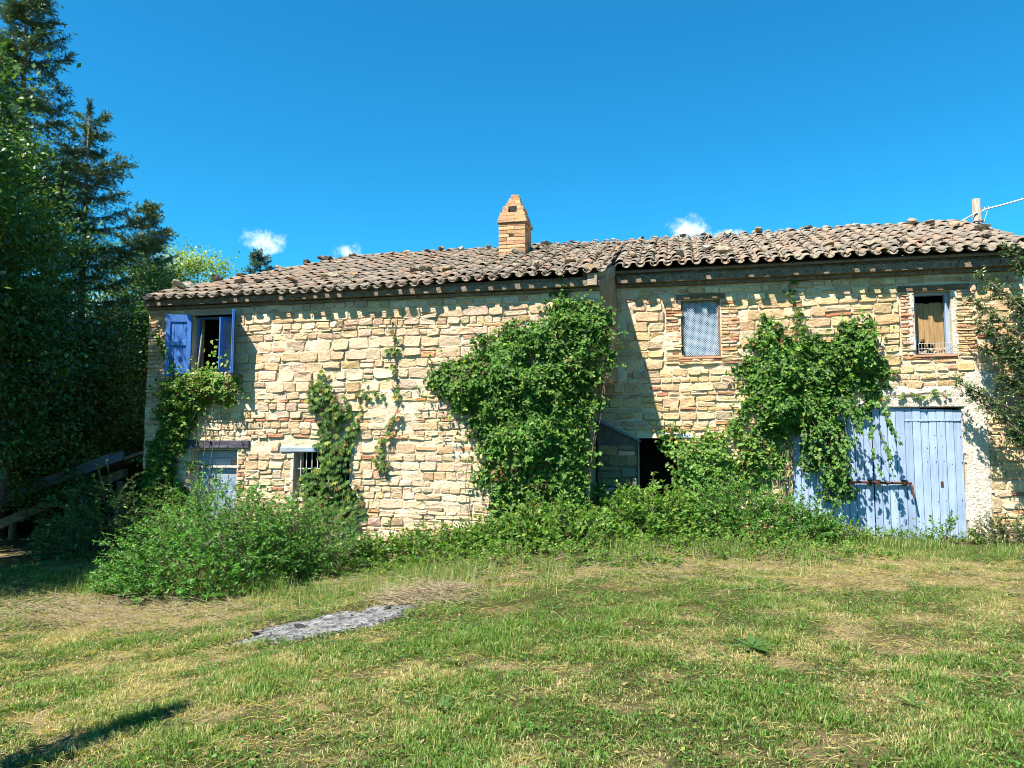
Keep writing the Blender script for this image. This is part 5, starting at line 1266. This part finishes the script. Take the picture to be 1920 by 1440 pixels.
def conifer(name, label, base, h, rad, seed, z0=0.9, dens=1.0, needle=0.11, mat='needle', group='conifers left of the farmhouse', tone=0.45, asym=0.35, step=0.30):
    r = rng_(seed); base = np.array(base, float); o = tag(empty(name, base), label, 'tree', group)
    g = G(); g.tube([base - np.array([0, 0, 0.3]), base + np.array([0.05, 0, h * 0.5]), base + np.array([0, 0, h])], [0.028 * h / 2, 0.016 * h / 2, 0.01], 8)
    BB, DD, LL, TT = [], [], [], []
    z = z0
    while z < h - 0.15:
        t = z / h; nb = r.integers(4, 7)
        for _ in range(nb):
            a = r.uniform(0, 2 * math.pi); L = rad * ((1 - t) ** 0.85) * r.uniform(1 - asym, 1 + asym) + 0.15
            d = np.array([math.cos(a), math.sin(a), 0.12 + 0.45 * t + r.normal(0, 0.08)]); b = base + np.array([0, 0, z + r.normal(0, 0.08)])
            s = np.linspace(0, 1, 6)[:, None]; path = b + d * s * L; path[:, 2] += L * (-0.42 * s[:, 0] + 0.36 * s[:, 0] ** 2)
            g.tube(path, np.linspace(0.012 + 0.012 * L, 0.004, 6), 5)
            m = max(4, int(9 * L * dens)); ss = r.uniform(0.03, 1.0, m)
            for q in ss:
                i = min(4, int(q * 5)); f = q * 5 - i; p = path[i] * (1 - f) + path[i + 1] * f; tn = unit(path[i + 1] - path[i])
                sd = unit(np.cross(tn, [0, 0, 1])) * r.choice([-1, 1]); BB.append(p); DD.append(tn * 0.75 + sd * r.uniform(0.2, 1.0) + np.array([0, 0, r.normal(-0.12, 0.2)])); LL.append((0.24 + 0.44 * L * (1 - 0.75 * q)) * r.uniform(0.6, 1.2)); TT.append(r.normal(0, 0.15))
            BB.append(path[4]); DD.append(path[5] - path[4]); LL.append(0.2 + 0.2 * L); TT.append(0.1)
        z += step * (1.15 - 0.5 * t)
    for k in range(14): BB.append(base + np.array([0, 0, h - 0.45 + 0.035 * k])); DD.append(r.normal(0, 0.5, 3) + np.array([0, 0, 0.9])); LL.append(0.18); TT.append(0)
    BB, DD, LL = np.array(BB), np.array(DD), np.array(LL); k = 20
    P, T, N = shoots(BB, DD, LL, k, r, 0.25, 0.02, 0.75); n = len(P)
    col = tones(n, r, tone, 0.16, 0.02, 0.01); col[:, 0] += np.repeat(np.array(TT), k)
    Ln = needle * r.uniform(0.6, 1.25, n)
    par(leaf_mesh('crown', P, T, N, Ln, Ln * 0.24, M[mat], None, col, two=True), o); par(g.build('trunk', M['bark'], None, True), o)
    return o
def gb(x, y): return (x, y, float(gz(x, y)))
conifer('conifer', 'tallest dark conifer at the top left, partly behind the broadleaf tree', gb(-13.5, -0.3), 13.1, 2.3, 81, 2.5, 4.2, 0.105, asym=0.45, step=0.46)
conifer('conifer', 'ragged conifer with long uneven branches, second tallest of the three', gb(-13.9, 2.1), 10.9, 2.8, 82, 1.0, 4.4, 0.105, asym=0.55, step=0.56)
conifer('conifer', 'shortest pointed conifer beside the farmhouse roof corner', gb(-15.3, 6.2), 9.6, 2.4, 83, 1.0, 3.8, 0.115, asym=0.45, step=0.46)
broadleaf('broadleaf_tree', 'tall broadleaf tree filling the left edge in front of the conifers', gb(-12.2, -2.0), (-12.35, -2.0, 4.9), (1.45, 1.4, 3.7), 36000, 0.10, 'tree_leaf', 84, 150, 0.6, 0.36, yl=0.05)
broadleaf('broadleaf_tree', 'dark bushy tree above the shed roof', gb(-12.3, -0.2), (-12.2, -0.4, 3.0), (1.9, 1.3, 1.9), 22000, 0.09, 'tree_leaf', 85, 90, 0.42, 0.36)
broadleaf('broadleaf_tree', 'bushy understorey tree between the shed and the farmhouse corner', gb(-11.3, 2.2), (-11.3, 1.9, 3.0), (1.5, 1.3, 2.3), 20000, 0.085, 'tree_leaf', 86, 90, 0.5, 0.34)
broadleaf('broadleaf_tree', 'greener tree seen through the gaps of the conifers', gb(-14.6, 4.2), (-14.6, 4.2, 4.4), (2.3, 1.5, 2.9), 20000, 0.10, 'tree_leaf', 87, 80, 0.7, 0.38, yl=0.06)
broadleaf('broadleaf_tree', 'shady tree at the left edge hanging low over the yard', gb(-11.4, -2.6), (-11.3, -2.5, 2.9), (1.4, 1.1, 1.9), 20000, 0.09, 'tree_leaf', 88, 90, 0.42, 0.36)
broadleaf('ivy_clump', 'ivy and brambles smothering the shed roof', gb(-11.6, 0.1), (-11.9, -0.9, 0.95), (1.7, 0.6, 0.55), 12000, 0.075, 'tree_leaf', 89, 70, 0.5, 0.2, 0.05, 6)
BGT = 'background trees behind the roof'
broadleaf('broadleaf_tree', 'sunlit yellow green tree behind the left end of the roof', gb(-17.0, 10.6), (-17.0, 10.5, 6.75), (2.5, 1.6, 1.9), 20000, 0.11, 'bright_leaf', 90, 70, 0.55, 0.36, group=BGT)
broadleaf('broadleaf_tree', 'green tree top just right of the yellow green tree behind the roof', gb(-15.2, 12.0), (-15.2, 12.0, 6.3), (1.3, 1.0, 1.3), 6000, 0.11, 'tree_leaf', 91, 40, 0.8, 0.3, yl=0.2, group=BGT)
conifer('pine', 'small blue green pine top poking above the hip of the roof', gb(-16.7, 15.0), 10.4, 2.0, 92, 4.0, 2.0, 0.14, 'blue_leaf', BGT, 0.5)
broadleaf('broadleaf_tree', 'big shade tree standing outside the left edge of the yard', gb(-11.6, -8.0), (-11.0, -7.6, 5.2), (1.9, 1.9, 2.3), 22000, 0.12, 'tree_leaf', 95, 120, 0.5, 0.42, 0.2)
broadleaf('broadleaf_tree', 'slim shade tree at the very left edge near the farmhouse corner', gb(-11.2, -4.2), (-11.0, -4.1, 6.0), (1.1, 1.2, 2.9), 22000, 0.11, 'tree_leaf', 96, 60, 0.5, 0.34, 0.12)
# far tree belt behind the yard, out past the conifers
for k, (x, y, h, w) in enumerate(((-19, 1.5, 4.0, 2.4), (-18.5, 5.5, 4.2, 2.4), (-22, 9, 5.0, 3.0), (-16.5, -3.5, 4.2, 2.0), (-17.5, -1.0, 4.6, 2.2))):
    broadleaf('broadleaf_tree', ['hazy tree deep in the wood, behind the ragged conifer', 'dim tree behind the shortest conifer', 'farthest tree of the wood left of the house', 'dark tree at the left edge deep in the wood', 'dark tree behind the tallest conifer'][k],
              gb(x, y), (x, y, h * 0.62), (w, w * 0.8, h * 0.55), 9000, 0.13, 'tree_leaf', 100 + k, 60, 0.4, 0.4, 0.14, 6, group='trees left of the farmhouse')
# slender tree just outside the frame whose shadow crosses the near grass
r = rng_(93); sl = tag(empty('slender_tree', (-3.35, -11.45, -0.1)), 'slender young tree beside the lawn, known by its streak of shadow', 'tree')
g = G(); g.tube([(-3.35, -11.45, -0.3), (-3.33, -11.45, 1.5), (-3.35, -11.46, 3.3)], [0.05, 0.035, 0.01], 7); par(g.build('trunk', M['bark'], None, True), sl)
n = 2600; t = r.random(n); P = np.stack([-3.35 + r.normal(0, 0.28, n) * (1.1 - t), -11.45 + r.normal(0, 0.28, n) * (1.1 - t), 0.3 + 3.1 * t], 1)
par(leaf_mesh('crown', P, r.normal(0, 1, (n, 3)), r.normal(0, 1, (n, 3)), 0.07, 0.045, M['tree_leaf'], None, tones(n, r), two=True), sl)

# ------------------------------------------------------------------ ash patch, brush, dead twigs
n = 72; a = np.linspace(0, 2 * math.pi, n, endpoint=False); r = rng_(110)
AC = np.array([-2.30, -6.92]); u1 = np.array([0.76, 0.65]); u2 = np.array([-0.65, 0.76]); 
def ash_in(x, y, s=1.0):
    d = np.stack([np.asarray(x) - AC[0], np.asarray(y) - AC[1]], -1); p, q = d @ u1, d @ u2
    th = np.arctan2(q / 0.62, p / 1.0); return np.hypot(p / 1.0, q / 0.62) < s * (1 + 0.42 * (fbm(np.cos(th) * 1.7 + 5, np.sin(th) * 1.7, 2.0) - 0.5) * 2)
rings = []; 
for s in np.linspace(0, 1.12, 12):
    rr_ = s * (1 + 0.42 * (fbm(np.cos(a) * 1.7 + 5, np.sin(a) * 1.7, 2.0) - 0.5) * 2 * s)
    xy = AC + (1.0 * rr_ * np.cos(a))[:, None] * u1 + (0.62 * rr_ * np.sin(a))[:, None] * u2
    z = gz(xy[:, 0], xy[:, 1]) + 0.03 - 0.042 * s ** 3 + 0.06 * (fbm(xy[:, 0] * 7, xy[:, 1] * 7, 1.0) - 0.5)
    rings.append(np.column_stack([xy, z]))
V = np.vstack(rings); F = np.array([(i * n + k, i * n + (k + 1) % n, (i + 1) * n + (k + 1) % n, (i + 1) * n + k) for i in range(11) for k in range(n)])
tag(mk('ash_patch', V, F, M['ash'], None, True), 'grey patch of bonfire ash on the lawn', 'ash patch')
for k, (x, y, s) in enumerate(((-2.62, -7.1, 0.05), (-2.95, -7.32, 0.03), (-2.2, -6.75, 0.03), (-1.95, -6.45, 0.035))):
    o = bpy.data.objects.new('charred_log', ROCK[k % 6].copy()); o.data.materials[0] = M['char']; COL.objects.link(o); o.location = (x, y, float(gz(x, y)) + 0.04); o.scale = (s * 1.7, s, s * 0.9); o.rotation_euler = (0.3, 0.2, k)
    tag(o, ['largest black charred lump near the front edge of the ash', 'small charred lump at the near tip of the ash', 'charred lump in the middle of the ash', 'charred lump at the far end of the ash by the brush heap'][k], 'charred wood', 'charred lumps in the ash')
def twigs(name, label, cx, cy, sx, sy, n, lr, mat, seed, h=0.12, flat=0.25, rad=0.004):
    r = rng_(seed); x = r.normal(cx, sx, n); y = r.normal(cy, sy, n); z = gz(x, y) + np.abs(r.normal(0, h, n)) * np.exp(-((x - cx) / sx) ** 2 / 2 - ((y - cy) / sy) ** 2 / 2) + 0.015
    a = r.uniform(0, 6.28, n); D = np.stack([np.cos(a), np.sin(a) * 0.8, r.normal(0, flat, n)], 1)
    return tag(shoot_stems(np.stack([x, y, z], 1), D, r.uniform(*lr, n), 0.05, rad, mat, None, name), label, kind='stuff')
r = rng_(137); n = 900; a = r.uniform(0, 6.28, n); q = r.normal(0.9, 0.16, n); x = AC[0] + 1.0 * q * np.cos(a) * u1[0] + 0.62 * q * np.sin(a) * u2[0]; y = AC[1] + 1.0 * q * np.cos(a) * u1[1] + 0.62 * q * np.sin(a) * u2[1]
l = r.uniform(0.01, 0.045, n); b_ = r.uniform(0, 6.28, n)
tag(leaf_mesh('charred_litter', np.stack([x, y, gz(x, y) + r.uniform(0.01, 0.035, n)], 1), np.stack([np.cos(b_), np.sin(b_), r.normal(0, .3, n)], 1), np.stack([r.normal(0, .4, n), r.normal(0, .4, n), np.ones(n)], 1), l, l * 0.6, M['char'], None, np.zeros((n, 3))), 'black charred bits scattered round the rim of the ash', kind='stuff')
twigs('straw', 'heap of dry brushwood and straw behind the ash patch', -1.75, -5.75, 0.33, 0.28, 800, (0.1, 0.4), M['dry_stem'], 111, 0.08)
twigs('straw', 'dry straw strewn in front of the shrubs', -1.2, -4.6, 2.6, 0.6, 700, (0.08, 0.4), M['dry_stem'], 112, 0.06, 0.2, 0.003)
twigs('straw', 'dry hay raked along the shaded left edge', -5.6, -6.3, 1.1, 0.5, 1600, (0.08, 0.35), M['dry_stem'], 113, 0.08, 0.2, 0.003)
twigs('straw', 'dry cut stems below the nettle mound', 1.2, -3.1, 1.8, 0.6, 500, (0.08, 0.5), M['dry_stem'], 114, 0.05, 0.2, 0.003)
for k, (a_, b_) in enumerate((((-6.9, -4.9, -0.1), (-5.8, -5.1, 0.15)), ((-6.95, -5.0, -0.15), (-5.75, -5.2, 0.02)))):
    g = G(); p, q = np.array(a_), np.array(b_); p[2] = gz(p[0], p[1]) + 0.05; q[2] = gz(q[0], q[1]) + (0.38, 0.22)[k]
    g.tube([p, (p + q) / 2 + np.array([0, 0, 0.04]), q], [0.014, 0.012, 0.006], 6); tag(g.build('dead_branch', M['dry_stem'], None, True), ['upper pale dead branch sticking out left of the big shrub', 'lower pale dead branch lying left of the big shrub'][k], 'branch')
# rosette weeds on the lawn
def rosette(x, y, s, nl, seed, label):
    r = rng_(seed); a = np.linspace(0, 2 * math.pi, nl, endpoint=False) + r.normal(0, 0.2, nl); T = np.stack([np.cos(a), np.sin(a), r.uniform(0.15, 0.7, nl)], 1); N = np.stack([-np.cos(a) * 0.5, -np.sin(a) * 0.5, np.ones(nl)], 1)
    P = np.tile(np.array([x, y, float(gz(x, y)) + 0.02]), (nl, 1)); l = s * r.uniform(0.7, 1.2, nl)
    tag(leaf_mesh('rosette_weed', P, T, N, l, l * 0.26, M['tree_leaf'], None, tones(nl, r, 0.6, 0.1)), label, 'weed', 'rosette weeds on the lawn')
rosette(1.62, -7.77, 0.22, 11, 120, 'large dark rosette of mullein leaves on the right half of the lawn')
rosette(-0.35, -9.5, 0.14, 9, 121, 'small rosette weed near the bottom centre of the lawn')
rosette(2.45, -8.9, 0.13, 9, 122, 'small rosette weed low on the right of the lawn')

# ------------------------------------------------------------------ grass
def frustum(x, y, m=0.6):
    dx, dy = x - 1.093, y + 14.0; c, s = math.cos(0.22), math.sin(0.22); X = c * dx + s * dy; Y = -s * dx + c * dy
    return (np.abs(X) < 0.70 * Y + m) & (Y > 2.9)
def blades(name, label, nt, per, y0, y1, hr, wr, seed, seg=2, spread=0.022):
    r = rng_(seed); x = r.uniform(-9.5, 7.5, nt * 3); y = y0 + (y1 - y0) * r.random(nt * 3)
    k = frustum(x, y) & ~ash_in(x, y, 0.86); x, y = x[k][:nt], y[k][:nt]
    d = dryness(x, y); cl = fbm(x * 2.6, y * 2.6, 6.0, 4); bare = sstep(0.60, 0.72, fbm(x * 1.7 + 20, y * 2.3, 8.0))
    keep = r.random(len(x)) < np.clip(1.2 - 0.45 * d - 0.45 * bare + (cl - 0.5) * 1.3, 0.2, 1)
    x, y, d, cl = x[keep], y[keep], d[keep], cl[keep]; m0 = len(x)
    th = r.normal(0, 0.55, m0); tt = r.normal(0, 0.16, m0); dd = d + r.normal(0, 0.22, m0)
    rep = lambda v: np.repeat(v, per)
    n = m0 * per; a = r.uniform(0, 6.28, n); q = np.abs(r.normal(0, spread, n)) * rep(0.7 + 0.9 * r.random(m0))
    x, y, d, cl = rep(x) + q * np.cos(a), rep(y) + q * np.sin(a), rep(d), rep(cl)
    h = r.uniform(*hr, n) * rep(r.uniform(0.6, 1.3, m0)) * (0.5 + 1.0 * sstep(0.3, 0.75, cl)) * (1.1 - 0.35 * d); w = r.uniform(*wr, n)
    lean = np.abs(r.normal(0.35, 0.3, n)) + 16 * q; a = a + r.normal(0, 0.5, n); B = np.stack([x, y, gz(x, y) - 0.004], 1)
    dir_ = np.stack([np.cos(a), np.sin(a), np.zeros(n)], 1); b = a + r.normal(0, .8, n); sd = np.stack([-np.sin(b), np.cos(b), np.zeros(n)], 1)
    tip = B + dir_ * (h * np.minimum(lean, 1.6))[:, None] + np.array([0, 0, 1]) * h[:, None] * (1 - 0.4 * np.minimum(lean, 1.5))[:, None]
    W = w[:, None] * sd / 2
    if seg == 2:
        mid = B + dir_ * (h * lean * 0.32)[:, None] + np.array([0, 0, 1]) * (h * 0.6)[:, None]
        V = np.stack([B - W, B + W, mid + W * 0.9, mid - W * 0.9, tip], 1).reshape(-1, 3); k = np.arange(n)[:, None] * 5
        F = np.concatenate([k + np.array([q_]) for q_ in ([0, 1, 2], [0, 2, 3], [3, 2, 4])]); m = 5
    else:
        V = np.stack([B - W, B + W, tip], 1).reshape(-1, 3); F = np.arange(n * 3).reshape(-1, 3); m = 3
    col = np.zeros((n, 3)); col[:, 0] = np.clip(0.5 + (cl - 0.5) * 0.9 + rep(tt) + r.normal(0, 0.2, n), 0, 1)
    col[:, 1] = np.clip(sstep(0.2, 0.9, rep(dd) + r.normal(0, 0.2, n)), 0, 1); col[:, 2] = (r.random(n) < 0.05) * 0.7
    return tag(mk(name, V, F.astype(np.int32), M['grass'], None, False, np.repeat(col, m, 0)), label, kind='stuff')
blades('grass', 'short patchy lawn grass in the foreground', 25000, 11, -11.2, -7.2, (0.018, 0.058), (0.0035, 0.007), 130)
blades('grass', 'short grass of the lawn further back', 21000, 11, -7.4, -1.0, (0.03, 0.085), (0.005, 0.010), 131, 1, 0.03)
# loose straw lying flat in the dry parts
r = rng_(136); n = 90000; x = r.uniform(-9, 7, n); y = r.uniform(-11.2, -1.6, n); k = frustum(x, y) & ~ash_in(x, y, 0.9) & (r.random(n) < 0.15 + 0.9 * dryness(x, y) + 0.6 * sstep(0.58, 0.7, fbm(x * 1.7 + 20, y * 2.3, 8.0))); x, y = x[k], y[k]; n = len(x)
l = r.uniform(0.03, 0.13, n); a = r.uniform(0, 6.28, n); P = np.stack([x, y, gz(x, y) + r.uniform(0.004, 0.03, n)], 1)
tag(leaf_mesh('straw', P, np.stack([np.cos(a), np.sin(a), r.normal(0, 0.15, n)], 1), np.stack([r.normal(0, .3, n), r.normal(0, .3, n), np.ones(n)], 1), l, r.uniform(0.003, 0.006, n), M['grass'], None, np.stack([np.full(n, .5), r.uniform(0.6, 1.0, n), (r.random(n) < 0.2) * 0.6], 1), two=True), 'loose dry straw lying flat between the grass', kind='stuff')
r = rng_(132); n = 95000; x = r.uniform(-9, 7, n); y = r.uniform(-11.2, -2.0, n); k = frustum(x, y) & ~ash_in(x, y, 0.97)
x, y = x[k], y[k]; d = dryness(x, y); c2 = fbm(x * 1.3 + 3, y * 1.6, 12.0, 3); k = r.random(len(x)) < np.clip((1 - 1.3 * d) * (0.3 + 2.0 * (c2 - 0.35)), 0, 1); x, y = x[k], y[k]; n = len(x)
l = r.uniform(0.014, 0.034, n); P = np.stack([x, y, gz(x, y) + r.uniform(0.005, 0.035, n)], 1); a = r.uniform(0, 6.28, n)
tag(leaf_mesh('clover', P, np.stack([np.cos(a), np.sin(a), r.normal(0.1, 0.3, n)], 1), np.stack([r.normal(0, .3, n), r.normal(0, .3, n), np.ones(n)], 1), l, l * 0.8, M['shrub_leaf'], None, tones(n, r, 0.55, 0.2, 0.05), two=True), 'small clover leaves between the grass blades', kind='stuff')
# taller grass along the walls and weeds
r = rng_(133); n = 26000; x = r.uniform(-7.5, 6.6, n); yb = np.where(x < -0.2, -4.6, np.where(x < 3, -2.6, -0.9)); y = yb + r.normal(0, 0.45, n); y = np.minimum(y, np.where(x < -0.2, YL - 0.1, -0.12))
k = frustum(x, y) & (fbm(x * 1.8, y * 1.8, 15.0) > 0.47); x, y = x[k], y[k]; n = len(x); h = r.uniform(0.04, 0.26, n) * (0.35 + 1.1 * fbm(x * 2.3, y * 2.3, 31.0)) * np.where(x > 2.9, 0.55, 1.0); a = r.uniform(0, 6.28, n)
B = np.stack([x, y, gz(x, y)], 1); D = np.stack([np.cos(a) * 0.45, np.sin(a) * 0.45, np.ones(n)], 1); tip = B + D * h[:, None]; sd = np.stack([-np.sin(a), np.cos(a), np.zeros(n)], 1) * 0.004
V = np.stack([B - sd, B + sd, tip], 1).reshape(-1, 3); col = np.zeros((n, 3)); col[:, 0] = r.uniform(0.3, 1, n); col[:, 1] = (r.random(n) < 0.35) * r.uniform(0.2, 1, n)
tag(mk('grass', V, np.arange(n * 3).reshape(-1, 3).astype(np.int32), M['grass'], None, False, np.repeat(col, 3, 0)), 'taller unmown grass at the foot of shrubs and walls', kind='stuff')
# fallen leaves
r = rng_(134); n = 1500; x = r.uniform(-8, 6, n); y = r.uniform(-11, -3.5, n); k = frustum(x, y) & (r.random(n) < np.where(x < -0.5, 0.9, 0.25)); x, y = x[k], y[k]; n = len(x); l = r.uniform(0.018, 0.05, n); a = r.uniform(0, 6.28, n)
P = np.stack([x, y, gz(x, y) + r.uniform(0.025, 0.05, n)], 1)
tag(leaf_mesh('dead_leaves', P, np.stack([np.cos(a), np.sin(a), r.normal(0, .25, n)], 1), np.stack([r.normal(0, .3, n), r.normal(0, .3, n), np.ones(n)], 1), l, l * 0.6, M['dead_leaf'], None, tones(n, r, 0.5, 0.25, 0.15), fold=0.3), 'scattered dry fallen leaves on the lawn', kind='stuff')
